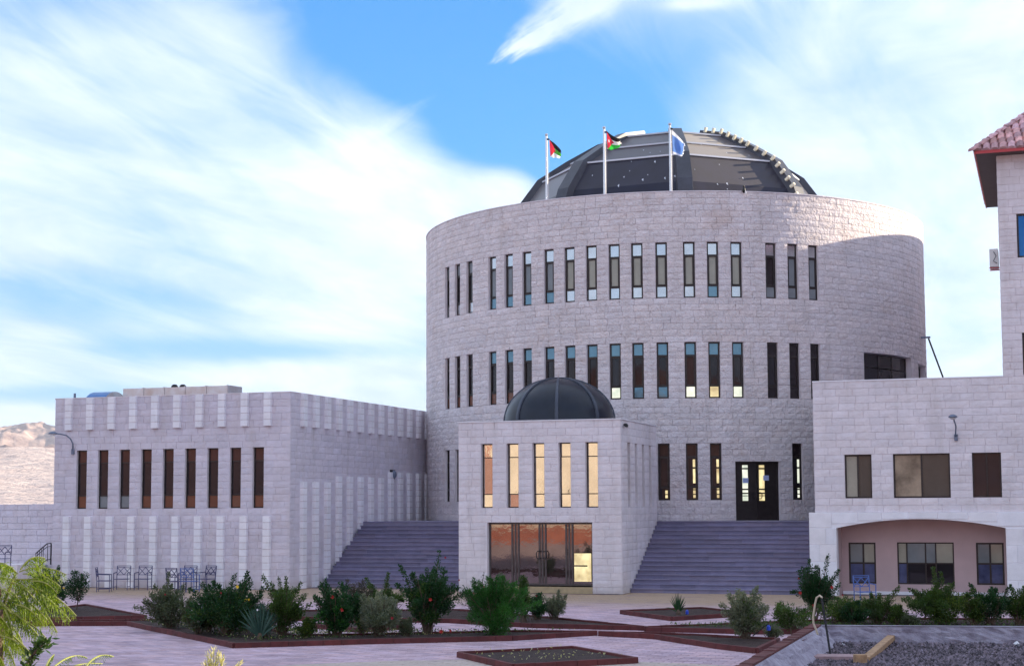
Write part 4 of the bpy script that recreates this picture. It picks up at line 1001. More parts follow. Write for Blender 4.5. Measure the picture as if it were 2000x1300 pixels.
LM = {'dark': leafmat('dark_green_leaf', (.012, .055, .022), (.035, .12, .035)),
      'mid': leafmat('mid_green_leaf', (.028, .075, .018), (.11, .19, .035)),
      'grey': leafmat('grey_green_leaf', (.06, .095, .055), (.19, .22, .14)),
      'silver': leafmat('silver_leaf', (.13, .17, .13), (.36, .38, .28)),
      'bright': leafmat('bright_green_leaf', (.008, .085, .014), (.07, .26, .035)),
      'purple': leafmat('purple_tinged_leaf', (.05, .05, .05), (.13, .11, .09)),
      'teal': leafmat('blue_green_leaf', (.03, .09, .08), (.09, .18, .15)),
      'yellowg': leafmat('yellow_green_leaf', (.05, .10, .012), (.20, .26, .03)),
      'frond': leafmat('feathery_leaf', (.028, .075, .006), (.19, .27, .015), .5),
      'straw': leafmat('straw', (.42, .42, .22), (.62, .60, .38), .4)}
M['red'] = mat('red_petal', (.40, .012, .01), .6); M['yellow'] = mat('yellow_petal', (.85, .55, .02), .6); M['whitep'] = mat('white_petal', (.8, .75, .8), .6); M['darkred'] = mat('dark_red_petal', (.3, .01, .02), .6)
def leaves(P, N, L, Wd, jit=.3):
    """P centres, N main directions, sizes L, W -> folded leaf quads"""
    n = len(P); r = rng.normal(size=(n, 3)); d = N+r*jit; d /= np.linalg.norm(d, axis=1)[:, None]
    s = np.cross(d, rng.normal(size=(n, 3))); s /= np.linalg.norm(s, axis=1)[:, None]
    L = np.asarray(L)[:, None]; w = np.asarray(Wd)[:, None]
    V = np.stack([P, P+d*L*.45+s*w*.5, P+d*L, P+d*L*.45-s*w*.5], 1).reshape(-1, 3)
    return V
def leaf_obj(name, V, m, parent, tone=None):
    n = len(V)//4; me = bpy.data.meshes.new(name); me.vertices.add(n*4); me.vertices.foreach_set('co', V.astype(np.float32).ravel())
    me.loops.add(n*4); me.loops.foreach_set('vertex_index', np.arange(n*4, dtype=np.int32)); me.polygons.add(n)
    me.polygons.foreach_set('loop_start', np.arange(n, dtype=np.int32)*4); me.polygons.foreach_set('loop_total', np.full(n, 4, dtype=np.int32)); me.update(); me.validate()
    a = me.attributes.new('tone', 'FLOAT', 'FACE'); a.data.foreach_set('value', (rng.random(n) if tone is None else tone).astype(np.float32))
    me.materials.append(LM[m]); return link(name, me, parent)
def shrub(bx, by, x0, x1, ytop, m, label, name='shrub', leaf=.06, dens=1.0, spires=(), flowers=(), open_=.0, m2=None, bush_top=None, cat='shrub', fine=False, y_off=0, low=.12):
    """bush standing at pixel (bx, by) with pixel extents; spires are pixel tips of long shoots"""
    base = G(bx, by, .06); Yp = base.y; px = lambda x, y: on(x, y, 'Y', Yp)
    t = thing(name, label, cat, base)
    L_, R2 = px(x0, by), px(x1, by); top = px(bx, bush_top or ytop).z; w = (R2.x-L_.x)/2*1.1; cx = (L_.x+R2.x)/2; H = (top-base.z)*1.08
    st = MB(); tips = []; sp_more = MB()
    ns = 9 if not open_ else 12
    for i in range(ns):
        a = rng.uniform(0, 2*PI); rr_ = rng.uniform(.25, .95)*w; h = H*rng.uniform(.55, .95)
        tip = Vector((cx+rr_*math.cos(a), Yp+rr_*.8*math.sin(a), base.z+h)); mid = base.lerp(tip, .5)+Vector((rng.normal()*.04, rng.normal()*.04, H*.08))
        st.tube([base+Vector((rng.normal()*.05, rng.normal()*.05, -.05)), mid, tip], [.018, .012, .005], 5); tips.append((mid, tip))
    sp_pts = []
    for (sx, sy) in spires:
        tip = px(sx, sy); tip.y += rng.normal()*.12; b0 = Vector((cx+(tip.x-cx)*.35, Yp+rng.normal()*.1, base.z+H*.45)); mid = b0.lerp(tip, .55)+Vector((0, 0, .05))
        st.tube([b0, mid, tip], [.014, .009, .004], 5); sp_pts.append((b0, mid, tip))
    st.build('stem', 'bark', t)
    shoots = []
    for i in range(int(11+9*w*H)):
        a = rng.uniform(0, 2*PI); u_ = rng.uniform(-1, 1); k_ = rng.uniform(.7, 1.12)
        tip = Vector((cx+w*u_*k_, Yp+w*.75*math.sin(a)*k_, base.z+H*(.35+.72*math.sqrt(max(0, 1-u_*u_*.8)))*rng.uniform(.72, 1.06)))
        b0 = base+Vector((rng.normal()*.06, rng.normal()*.06, 0)); mid = b0.lerp(tip, .5)+Vector((0, 0, H*.12)); shoots.append((b0, mid, tip)); sp_more.tube([b0, mid, tip], [.012, .008, .003], 4)
    sp_more.build('stem', 'bark', t)
    n = int(5200*dens*max(.15, w*H)/1.0*(.06/leaf)**1.3); n = max(250, min(n, 18000))
    # clumps: leaves gather in balls through the crown so gaps stay open
    nc = int(26+30*w*H); cc = []; cr = []
    while len(cc) < nc:
        q = rng.uniform(-1, 1, 3); r_ = np.linalg.norm(q)
        if r_ > 1 or (r_ < .35 and rng.random() < .5): continue
        zz = (q[2]+1)/2; prof = (.62+.38*math.sin(PI*min(1, zz*1.05))) * (1-.45*open_*(1-zz))
        cc.append((cx+q[0]*w*.80*prof, Yp+q[1]*w*.75*prof, base.z+H*(low+(.80-low)*zz))); cr.append(rng.uniform(.09, .22)*min(w, H)*(1-.25*open_)+.03)
    cc = np.array(cc); cr = np.array(cr); idx = rng.integers(0, nc, n)
    dv = rng.normal(size=(n, 3)); dv /= np.linalg.norm(dv, axis=1)[:, None]; rad = rng.random(n)**.5
    Pn = cc[idx]+dv*(cr[idx]*rad)[:, None]; Pn[:, 2] = np.maximum(Pn[:, 2], base.z+.02)
    N = dv*.6+np.array([0, 0, .45]); 
    out = Pn-np.array([cx, Yp, base.z+H*.3]); N = N+out/np.linalg.norm(out, axis=1)[:, None]*.5
    ls = leaf*rng.uniform(.6, 1.3, n); asp = .22 if fine else .55
    V = leaves(Pn, N, ls, ls*asp, .35); tone = np.clip(rng.random(nc)[idx]*.6+rng.random(n)*.5-.05, 0, 1)
    Vs = [V]; Ts = [tone]
    for (b0, mid, tip) in sp_pts:
        k = int(260*dens*(.06/leaf)); f = rng.random(k); P0 = np.array([np.array(b0.lerp(mid, q*2) if q < .5 else mid.lerp(tip, q*2-1)) for q in f]); wd = .115*(1.15-f)+.015
        dv = rng.normal(size=(k, 3)); dv /= np.linalg.norm(dv, axis=1)[:, None]; ax = np.array((tip-b0).normalized())
        Vs.append(leaves(P0+dv*wd[:, None]*rng.random(k)[:, None], dv*.8+ax*.7, leaf*rng.uniform(.6, 1.2, k), leaf*asp*rng.uniform(.6, 1.2, k), .3)); Ts.append(rng.random(k))
    for (b0, mid, tip) in shoots:
        k = int(190*dens*(.06/leaf)*(tip-b0).length/.8); f = .25+.75*rng.random(k)**.8; P0 = np.array([np.array(b0.lerp(mid, q*2) if q < .5 else mid.lerp(tip, q*2-1)) for q in f]); wd = (.03+.11*np.sin(PI*np.clip(f*.92, 0, 1)))
        dv = rng.normal(size=(k, 3)); dv /= np.linalg.norm(dv, axis=1)[:, None]; ax = np.array((tip-b0).normalized())
        Vs.append(leaves(P0+dv*wd[:, None]*rng.random(k)[:, None], dv*.8+ax*.8, leaf*rng.uniform(.6, 1.2, k), leaf*asp*rng.uniform(.6, 1.2, k), .3)); Ts.append(np.clip(rng.random(k)*.6+rng.uniform(0, .45), 0, 1))
    V = np.concatenate(Vs); T = np.concatenate(Ts)
    leaf_obj('foliage', V, m, t, T)
    if m2:
        sel = rng.random(nc) < .35; k = int(n*.3); id2 = rng.choice(np.where(sel)[0] if sel.any() else np.arange(nc), k); dv = rng.normal(size=(k, 3)); dv /= np.linalg.norm(dv, axis=1)[:, None]
        leaf_obj('new_growth', leaves(cc[id2]+dv*(cr[id2]*1.05*rng.random(k)**.4)[:, None]+np.array([0, -.03, .03]), dv+np.array([0, 0, .6]), leaf*rng.uniform(.6, 1.2, k), leaf*asp*rng.uniform(.6, 1.2, k), .3), m2, t)['kind'] = 'stuff'
    for (fx, fy, fm, fs) in flowers:
        c = px(fx, fy); c.y = Yp-w*.62; c = on(fx, fy, 'Y', c.y); mbf = MB()
        for k in range(7):
            a = 2*PI*k/7+rng.random(); r1 = fs*.34; n_ = Vector((math.cos(a), -.35+rng.normal()*.2, math.sin(a))); s_ = Vector((-math.sin(a), 0, math.cos(a)))
            mbf.add([c, c+n_*r1*.6+s_*r1*.45, c+n_*r1, c+n_*r1*.6-s_*r1*.45], [(0,1,2,3)])
        mbf.build('flower', fm, t)
    return t
F_ = .10
shrub(335, 1227, 284, 384, 1150, 'grey', 'grey green rounded shrub at the left end of the long bed', leaf=.055, spires=((322,1118), (334,1140)), bush_top=1152, flowers=((323,1160,'darkred',.08),))
shrub(440, 1240, 374, 508, 1130, 'dark', 'big dark green shrub with yellow flowers in the long bed', leaf=.065, m2='mid', bush_top=1148, spires=((482,1117), (455,1122), (415,1136), (492,1128), (400,1150)), flowers=((464,1145,'yellow',.13), (480,1171,'yellow',.12), (486,1170,'yellow',.09), (432,1157,'darkred',.08)))
shrub(385, 1238, 358, 412, 1178, 'grey', 'low greyish shrub with white flowers beside the big yellow flowered one', leaf=.05, flowers=((376,1192,'whitep',.11), (392,1196,'whitep',.08), (388,1212,'whitep',.11)), m2='yellowg')
shrub(553, 1243, 512, 592, 1160, 'mid', 'loose light green shrub with three leaning shoots', leaf=.055, open_=.5, m2='yellowg', bush_top=1165, spires=((512,1124), (530,1138), (566,1126), (584,1138), (586,1180)))
shrub(553, 1196, 522, 585, 1150, 'mid', 'upright shrub behind the loose light green one', leaf=.05, open_=.6, spires=((540,1128), (578,1150)), dens=.5)
shrub(655, 1244, 613, 700, 1152, 'dark', 'dense dark rounded shrub with orange red flowers', leaf=.075, m2='bright', bush_top=1156, spires=((628,1132), (616,1165)), flowers=((650,1165,'red',.14), (668,1190,'red',.14)))
shrub(695, 1212, 668, 722, 1142, 'purple', 'small purplish shrub behind the dark rounded one', leaf=.045, dens=.8)
shrub(742, 1243, 696, 782, 1168, 'silver', 'silvery grey shrub in front of the steps', leaf=.06, m2='grey', flowers=((766,1206,'darkred',.12),))
shrub(745, 1204, 708, 788, 1150, 'mid', 'yellow green shrub with two upright shoots behind the silvery one', leaf=.055, open_=.4, spires=((716,1128), (759,1118), (728,1140), (785,1172)), m2='yellowg')
shrub(833, 1238, 782, 892, 1130, 'dark', 'tall dark rose bush with long arching shoots and red flowers', leaf=.065, open_=.75, m2='mid', bush_top=1128, low=.2, spires=((858,1076), (788,1104), (830,1110), (893,1148), (812,1118), (778,1140), (872,1130)), flowers=((841,1170,'red',.13), (870,1088,'darkred',.08), (897,1132,'darkred',.07), (862,1232,'red',.16), (880,1231,'red',.1)))
shrub(966, 1239, 906, 1028, 1138, 'bright', 'dense bright green feathery shrub in front of the glass doors', leaf=.07, fine=True, dens=2.2, m2='bright', low=.03, spires=((985,1128), (940,1135), (1005,1140), (925,1145)))
shrub(930, 1206, 900, 960, 1150, 'dark', 'sparse rose bush with thin stems behind the bright green shrub', leaf=.04, open_=.8, dens=.25, spires=((947,1117), (905,1142), (915,1150)), flowers=((945,1145,'darkred',.08), (925,1157,'darkred',.08)))
shrub(1024, 1215, 1012, 1036, 1140, 'mid', 'slender upright shrub right of the bright green one', leaf=.045, dens=1.2)
shrub(1048, 1212, 1032, 1068, 1166, 'dark', 'small dark shrub between the slender and the grey one', leaf=.045, dens=1.2, flowers=((1048,1163,'darkred',.07),), spires=((1048,1160),))
shrub(1083, 1210, 1056, 1106, 1168, 'silver', 'small leaning silvery shrub at the bed corner', leaf=.045, open_=.6, spires=((1092,1152), (1106,1162)))
shrub(1456, 1250, 1416, 1500, 1165, 'silver', 'tall wispy pale green shrub near the raised planter', leaf=.055, open_=.6, m2='mid', spires=((1477,1146), (1425,1166), (1498,1185), (1452,1158)))
shrub(1545, 1232, 1506, 1590, 1182, 'mid', 'low green shrub left of the raised planter corner', leaf=.055, m2='silver')
shrub(1590, 1212, 1560, 1632, 1120, 'dark', 'dark tall rose bush with red flowers in front of the bin', leaf=.055, open_=.7, low=.2, spires=((1580,1092), (1618,1084), (1638,1112), (1566,1108), (1546,1154), (1640,1170)), flowers=((1563,1157,'red',.14), (1625,1146,'red',.14), (1588,1181,'red',.1), (1560,1129,'red',.08), (1646,1161,'darkred',.08)))
shrub(1640, 1218, 1596, 1690, 1172, 'mid', 'low spreading olive green shrub behind the planter wall', leaf=.05, m2='yellowg', spires=((1668,1178),))
shrub(1715, 1219, 1676, 1752, 1166, 'mid', 'green shrub with one leaning shoot near the blue chair', leaf=.05, m2='grey', spires=((1758,1143), (1702,1158)))
shrub(1845, 1219, 1776, 1905, 1160, 'mid', 'broad tangled green shrub under the middle porch window', leaf=.055, m2='yellowg', dens=1.2, spires=((1777,1148), (1822,1108), (1838,1118), (1862,1138), (1905,1150), (1800,1160)), bush_top=1152)
shrub(1935, 1219, 1888, 1980, 1156, 'dark', 'arching dark green shrub behind the planter wall at the far right', leaf=.055, m2='grey', spires=((1893,1140), (1975,1142), (1944,1150)))
shrub(1990, 1219, 1958, 2030, 1160, 'mid', 'green shrub cut off by the right edge', leaf=.055, m2='dark', spires=((1976,1148), (1999,1146)))
shrub(1775, 1221, 1752, 1800, 1204, 'grey', 'tiny low plant behind the middle of the planter wall', leaf=.04)
shrub(1505, 1244, 1490, 1530, 1226, 'grey', 'tiny plant at the foot of the raised planter corner', leaf=.04, dens=.6)
shrub(97, 1196, 70, 128, 1118, 'dark', 'dark shrub half hidden behind the feathery tree', leaf=.055, spires=((112,1106),), flowers=((125,1147,'yellow',.1),))
for (bx_, by_, xa_, xb_, yt_, m_, lab_) in ((408,1234,385,432,1176,'mid','low green filler bush between the grey shrub and the yellow flowered one'), (478,1232,452,506,1166,'dark','dark filler bush right behind the agave'),
    (598,1246,584,616,1214,'mid','tiny green plant at the left foot of the orange flowered shrub'), (706,1236,692,722,1186,'mid','small leafy bush squeezed between the dark and the silvery shrub'), (790,1242,776,806,1216,'grey','tiny grey plant left of the tall rose bush'),
    (1668,1220,1640,1698,1182,'dark','dark low bush left of the leaning shoot shrub'), (1752,1220,1730,1776,1190,'mid','low green bush beside the gap behind the planter wall'), (1905,1220,1880,1930,1168,'mid','yellowish low bush between the two large right shrubs')):
    shrub(bx_, by_, xa_, xb_, yt_, m_, lab_, leaf=.05, m2='yellowg' if m_ == 'mid' else None, open_=.2, spires=((bx_+8, yt_-8),))
# little clipped tree
def small_tree():
    b = G(149, 1191, .05); t = thing('small_tree', 'little young tree with dark round crown on a thin trunk', 'tree', b); px = lambda x, y: on(x, y, 'Y', b.y)
    top = px(152, 1174); MB().tube([b-Vector((0,0,.05)), b.lerp(top, .5)+Vector((.01,0,0)), top], [.022, .018, .014], 7).build('trunk', 'bark', t)
    n = 2600; cs = [(150, 1150, 17), (160, 1135, 11), (142, 1140, 11), (152, 1126, 9), (150, 1162, 11), (163, 1146, 9), (138, 1152, 8), (146, 1120, 6), (166, 1124, 6)]
    Vs = []; mbs = MB()
    for (x, y, r) in cs:
        c = np.array(px(x, y)); rr_ = r/55; k = int(n*(r*r)/1000); dv = rng.normal(size=(k, 3)); dv /= np.linalg.norm(dv, axis=1)[:, None]
        Vs.append(leaves(c+dv*(rr_*rng.random(k)**.45)[:, None], dv+np.array([0,0,.4]), .06*rng.uniform(.7, 1.2, k), .03*rng.uniform(.7, 1.2, k), .3)); mbs.tube([top, Vector(c)], [.012, .004], 5)
    mbs.build('limb', 'bark', t); leaf_obj('crown', np.concatenate(Vs), 'dark', t)
small_tree()
# spiky plants
def spiky(name, label, bx, by, tips, m, w=.03, cat='plant', droop=.0, each=1):
    b = G(bx, by, .08); t = thing(name, label, cat, b)
    MB().lathe([(0, 0), (.06, 0), (.07, .08), (.04, .16), (0, .17)], b-Vector((0,0,.03)), 8).build('stem', 'bark', t)
    for (x, y, k) in tips:
        tip = on(x, y, 'Y', b.y+rng.normal()*.12); Vv = []; F = []; N_ = 5; s = (tip-b).cross(Vector((0, 1, 0))).normalized()
        for i in range(N_+1):
            f = i/N_; p = b.lerp(tip, f)+Vector((0, 0, k*4*f*(1-f))); ww = w*(math.sin(PI*min(1, .15+f*.85)))+.002; Vv += [p-s*ww, p+s*ww+Vector((0, ww*.4, 0))]
        for i in range(N_): F.append((i*2, i*2+1, i*2+3, i*2+2))
        me = mesh('leaf', Vv, F, LM[m]); set_tone(me, [random.random()]*N_); link('leaf', me, t)
spiky('palm_seedling', 'young palm with upright narrow leaves in the small diamond bed', 1325, 1199, [(1308+i*2.1, 1160+abs(i-7)*1.6-((i % 3)*3), .02) for i in range(16)]+[(1300,1186,.06), (1340,1180,.05), (1344,1186,.06), (1312,1172,.02)], 'dark', .012, 'palm')
spiky('agave', 'blue green spiky plant at the front corner of the long bed', 508, 1246, [(466,1188,.03), (474,1184,.03), (482,1182,.02), (470,1198,.04), (490,1186,.02), (498,1180,.02), (508,1176,.02), (517,1180,.02), (527,1186,.03), (535,1196,.04), (540,1208,.04), (464,1210,.05), (543,1220,.05), (470,1222,.05), (486,1196,.03), (502,1190,.02), (515,1192,.02), (525,1200,.03), (480,1208,.04), (530,1212,.04), (494,1204,.03)], 'teal', .022, 'plant')
shrub(512, 1246, 492, 538, 1190, 'teal', 'soft blue green bush with small white flowers by the bed corner', leaf=.05, fine=True, dens=1.6, flowers=((498,1221,'whitep',.12), (518,1224,'whitep',.09), (503,1190,'whitep',.08)))
spiky('palm_seedling', 'small blue green palm poking up behind the yellow flowered shrub', 442, 1205, [(436,1136,0), (441,1132,0), (446,1134,0), (451,1138,.02), (431,1142,.02), (455,1144,.02)], 'teal', .02, 'palm')

# feathery tree in the left foreground
FD_ = 9.6
def near(x, y, d=FD_):
    r = ray(x, y); return Vector((0, 0, EYE))+r*(d/(-r.x*sy_+r.y*cy_))
ft = thing('feathery_tree', 'sunlit feathery leaved tree filling the lower left corner', 'tree', (near(-10, 1300).x, near(-10, 1300).y, 0))
tb = Vector((near(-30, 1300).x, near(-30, 1300).y, 0)); crown = near(0, 1190)
MB().tube([tb, tb.lerp(crown, .5)+Vector((.05, 0, 0)), near(-5, 1240), crown], [.07, .05, .035, .02], 8).build('trunk', 'bark', ft)
def frond(a, ctrl, b, da=0, pin=.085, npin=20, tonebase=.5, parent=ft, m='frond', wl=.0066, name='leaf_frond'):
    A = near(*a, FD_+da); Cc = near(*ctrl, FD_+da*.6-.05); B = near(*b, FD_+da*.2-.1); Vs = []; pts = []
    for i in range(9): f = i/8; pts.append(A*(1-f)**2+Cc*2*f*(1-f)+B*f*f)
    fr_ = MB().tube(pts, [.005]*5+[.003]*4, 4).build(name, 'stemg', parent)
    Pc = []; Nd = []; L = []
    for i in range(npin):
        f = .12+.88*i/npin; p = A*(1-f)**2+Cc*2*f*(1-f)+B*f*f; tg = ((Cc-A)*(1-f)+(B-Cc)*f).normalized()
        sd = tg.cross(Vector((-sy_, cy_, 0))).normalized()
        if sd.z > 0: sd = -sd
        plen = pin*(math.sin(PI*min(1, .22+f*.70)))*rng.uniform(.85, 1.1)
        for s in (-1, 1):      # pinnae: both rows droop below the rib, one nearer, one farther
            dirv = (sd*(.9 if s > 0 else .35)+tg*(.55 if s > 0 else .8)+Vector((0, 0, -.55))+Vector((-sy_, cy_, 0))*(-.45*s)+Vector(rng.normal(size=3)*.09)).normalized()
            nl = 7
            for k in range(nl):
                q = p+dirv*plen*(k/nl)+Vector((0, 0, -plen*.22*(k/nl)**2)); Pc.append(q); Nd.append((dirv+Vector((0, 0, -.25*k/nl))).normalized()); L.append(plen/nl*1.4)
    Pc = np.array(Pc); Nd = np.array(Nd); L = np.array(L); V = leaves(Pc, Nd, L, np.full(len(L), wl)*(1.25-.1*np.tile(np.arange(7), len(L)//7)), .10)
    leaf_obj('leaflets', V, m, fr_, np.clip(tonebase+rng.normal(size=len(L))*.2, 0, 1))
M['stemg'] = mat('green_stalk', (.22, .24, .06), .6)
FR_ = [((15,1135),(50,1140),(70,1175)), ((35,1165),(70,1180),(92,1210)), ((0,1215),(25,1225),(32,1275)), ((-10,1160),(15,1190),(60,1235)), ((5,1225),(40,1250),(66,1282)), ((-15,1100),(10,1092),(35,1120)), ((25,1195),(45,1205),(75,1240)), ((40,1112),(60,1078),(88,1090)), ((38,1116),(85,1096),(130,1122)), ((30,1120),(20,1096),(4,1110)), ((45,1120),(90,1118),(118,1145)), ((60,1135),(90,1128),(112,1158)),
       ((72,1150),(115,1160),(149,1202)), ((62,1152),(105,1168),(138,1212)), ((50,1150),(85,1180),(112,1234)), ((20,1205),(65,1208),(98,1256)), ((10,1215),(45,1230),(50,1288)),
       ((0,1170),(40,1165),(60,1200)), ((-10,1130),(20,1120),(55,1150)), ((-15,1180),(15,1175),(45,1215)), ((-20,1230),(10,1225),(38,1265)), ((-10,1250),(15,1250),(30,1300)),
       ((30,1180),(60,1180),(85,1220)), ((-20,1150),(0,1140),(28,1165)), ((55,1140),(80,1150),(92,1185)), ((10,1190),(25,1215),(25,1255)), ((-20,1270),(0,1270),(14,1310)),
       ((35,1150),(55,1165),(60,1190)), ((-5,1110),(5,1095),(-20,1085)), ((25,1130),(45,1132),(75,1128)), ((20,1155),(35,1160),(42,1185)), ((-10,1200),(5,1200),(20,1230)), ((0,1240),(30,1245),(55,1270))]
for i, (a, c, b) in enumerate(FR_): frond(a, c, b, da=rng.uniform(-.25, .35), pin=.105*rng.uniform(.85, 1.1), tonebase=rng.uniform(.3, .8))
for (x, y) in ((20,1200), (45,1150), (0,1150), (30,1120), (10,1240), (70,1155)): MB().tube([near(0, 1200, FD_+.15), near((x)/2, (y+1195)/2, FD_+.1), near(x, y, FD_+.05)], [.014, .010, .006], 5).build('limb', 'bark', ft)
# second, darker plant at the bottom edge
dp = thing('dark_shoot', 'dark leafy shoot with small fronds rising at the bottom left', 'plant', (near(60, 1400, 8.6).x, near(60, 1400, 8.6).y, 0))
pts = [near(40, 1620, 8.6), near(42, 1330, 8.6), near(55, 1290, 8.6), near(72, 1268, 8.6), near(88, 1254, 8.6)]; MB().tube(pts, [.02, .012, .008, .006, .003], 6).build('stem', 'bark', dp)
P0 = []; 
for i in range(150): f = rng.random(); q = pts[1].lerp(pts[2], f*3) if f < .33 else pts[2].lerp(pts[3], (f-.33)*3) if f < .66 else pts[3].lerp(pts[4], min(1, (f-.66)*3)); P0.append(np.array(q)+rng.normal(size=3)*.016)
P0 = np.array(P0); leaf_obj('foliage', leaves(P0, np.tile(np.array([.4, 0, .3]), (150, 1)), .05*rng.uniform(.6, 1.2, 150), .022*rng.uniform(.6, 1.2, 150), .6), 'mid', dp, rng.random(150)*.4)
for a, c, b in (((100,1306),(140,1268),(170,1284)), ((168,1300),(190,1270),(222,1281)), ((120,1312),(150,1290),(200,1295)), ((90,1300),(96,1285),(106,1277))): frond(a, c, b, da=-1.0, pin=.04, npin=16, tonebase=.25, parent=dp)
MB().tube([near(60, 1360, 8.6), near(100, 1306, 8.6), near(120, 1300, 8.6), near(168, 1300, 8.6)], .004, 5).build('stalk', 'bark', dp)
# pale grass plume
gp = thing('grass_plume', 'pale straw coloured grass plume catching the sun at the bottom edge', 'grass', (near(420, 1500, 10).x, near(420, 1500, 10).y, 0))
mbp = MB(); Pc = []; Nd = []
for (x, y) in ((418,1268), (405,1280), (412,1275), (428,1276), (437,1284), (424,1272), (400,1290), (433,1290), (470,1294), (410,1290)):
    a = near(418, 1560, 10); b = near(x, y, 10); m_ = near(416+(x-418)*.3, 1330, 10); mbp.tube([a, m_, b], .002, 4)
    for k in range(46): f = rng.random(); Pc.append(np.array(m_.lerp(b, .25+.75*f))+rng.normal(size=3)*.006); Nd.append(np.array((b-m_).normalized())+rng.normal(size=3)*.3)
mbp.build('stalk', 'stemg', gp); Pc = np.array(Pc); leaf_obj('plume', leaves(Pc, np.array(Nd), rng.uniform(.02, .04, len(Pc)), rng.uniform(.004, .007, len(Pc)), .2), 'straw', gp)
def litter(poly, n, m, name, lab, cat, sz):
    P_ = [G(x, y, .08) for x, y in poly]; c = sum(P_, Vector())/len(P_); pts = []
    for _ in range(n):
        i = rng.integers(len(P_)); u_ = math.sqrt(rng.random()); v_ = rng.random(); q = c.lerp(P_[i].lerp(P_[(i+1) % len(P_)], v_), u_*.93); pts.append((q.x, q.y, .095+rng.random()*.02))
    pts = np.array(pts); o = leaf_obj(name, leaves(pts, np.tile([0, 0, .25], (n, 1))+rng.normal(size=(n, 3))*.8, sz*rng.uniform(.5, 1.4, n), sz*.4*rng.uniform(.5, 1.2, n), .4), m, None); o['kind'] = 'stuff'; tag(o, lab, cat)
litter([(245,1209), (480,1213), (575,1238), (1165,1231), (700,1246), (458,1252)], 700, 'straw', 'fallen_leaves', 'dry fallen leaves scattered over the soil of the long shrub bed', 'fallen leaves', .05)
litter([(245,1209), (480,1213), (575,1238), (1165,1231), (700,1246), (458,1252)], 2600, 'mid', 'ground_weeds', 'low green weeds creeping under the shrubs of the long bed', 'weeds', .07)
litter([(896,1271), (1120,1260), (1243,1282), (1003,1294)], 90, 'straw', 'dry_stalks', 'dry bits of straw lying in the empty diamond bed', 'straw', .06)
litter([(1262,1221), (1500,1213), (2060,1208), (2060,1230), (1480,1227)], 2200, 'mid', 'bed_weeds', 'low weeds filling the long right bed between its shrubs', 'weeds', .07)
# bits of dry growth in the near bed
for (x, y, r_) in ((1060,1281,.25), (1095,1283,.3), (1020,1282,.15)):
    pass

# ------------------------------------------------------------------ flags on the drum
def flagpole(x, ybase, ytop, label, vy):
    b = on(x, ybase, 'Y', vy); tp = on(x-1, ytop, 'Y', vy)
    t = thing('flagpole', label, 'flagpole', (b.x, b.y, ZR-.6), group='flagpoles on the round roof')
    MB().tube([(b.x, b.y, ZR-.6), (b.x, b.y, tp.z)], [.055, .045], 10).build('pole', 'steel', t)
    MB().lathe([(0, 0), (.05, .01), (.07, .05), (.05, .10), (0, .12)], (b.x, b.y, tp.z), 10).build('finial', 'steel', t)
    MB().bar((b.x, b.y, tp.z-.12), (b.x+.13, b.y, tp.z-.16), .06).build('pulley', 'black', t)
    MB().tube([(b.x+.12, b.y, tp.z-.15), (b.x+.10, b.y-.01, tp.z-1.3), (b.x+.07, b.y, b.z)], .006, 4).build('halyard', 'white', t)
    return b, tp
def flagmat(name, kind):
    m = bpy.data.materials.new(name); m.use_nodes = True; t = NT(m.node_tree); out = t.n('ShaderNodeOutputMaterial'); b = t.n('ShaderNodeBsdfPrincipled'); b.inputs['Roughness'].default_value = .7
    uv = t.n('ShaderNodeUVMap'); sp_ = t.n('ShaderNodeSeparateXYZ'); t.l(uv.outputs[0], sp_.inputs[0]); u, v = sp_.outputs[0], sp_.outputs[1]
    blk, red = (.012, .010, .012), (.62, .03, .06)
    if kind == 0: mid, low = (.10, .45, .05), (.85, .85, .85)
    else: mid, low = (.85, .82, .80), (.03, .50, .05)
    if kind < 2:
        c = t.mix(t.m('LESS_THAN', v, .667), blk, mid); c = t.mix(t.m('LESS_THAN', v, .333), c, low)
        tri = t.m('LESS_THAN', u, t.m('MULTIPLY', t.m('SUBTRACT', 1.0, t.m('ABSOLUTE', t.m('SUBTRACT', t.m('MULTIPLY', v, 2), 1.0))), .55)); c = t.mix(tri, c, red)
        if kind == 1:   # seven-pointed star, as a small white disc with points
            du = t.m('SUBTRACT', u, .16); dv = t.m('MULTIPLY', t.m('SUBTRACT', v, .5), .55); r = t.m('SQRT', t.m('ADD', t.m('MULTIPLY', du, du), t.m('MULTIPLY', dv, dv)))
            an = t.m('ARCTAN2', dv, du); rad = t.m('ADD', .042, t.m('MULTIPLY', t.m('COSINE', t.m('MULTIPLY', an, 7)), .016)); c = t.mix(t.m('LESS_THAN', r, rad), c, (.9, .9, .9))
    else:
        c = t.mix(t.m('LESS_THAN', t.m('ADD', t.m('MULTIPLY', v, .9), t.m('MULTIPLY', u, -.1)), .72), (.85, .87, .92), (.13, .26, .62)); c = t.mix(t.m('LESS_THAN', v, .1), c, (.6, .65, .8))
        c = t.mix(t.m('GREATER_THAN', u, .93), c, (.8, .85, .92))
    t.l(c, b.inputs['Base Color']); tr = t.n('ShaderNodeBsdfTranslucent'); t.l(c, tr.inputs[0]); mx = t.n('ShaderNodeMixShader'); mx.inputs[0].default_value = .35
    t.l(b.outputs[0], mx.inputs[1]); t.l(tr.outputs[0], mx.inputs[2]); t.l(mx.outputs[0], out.inputs[0]); return m
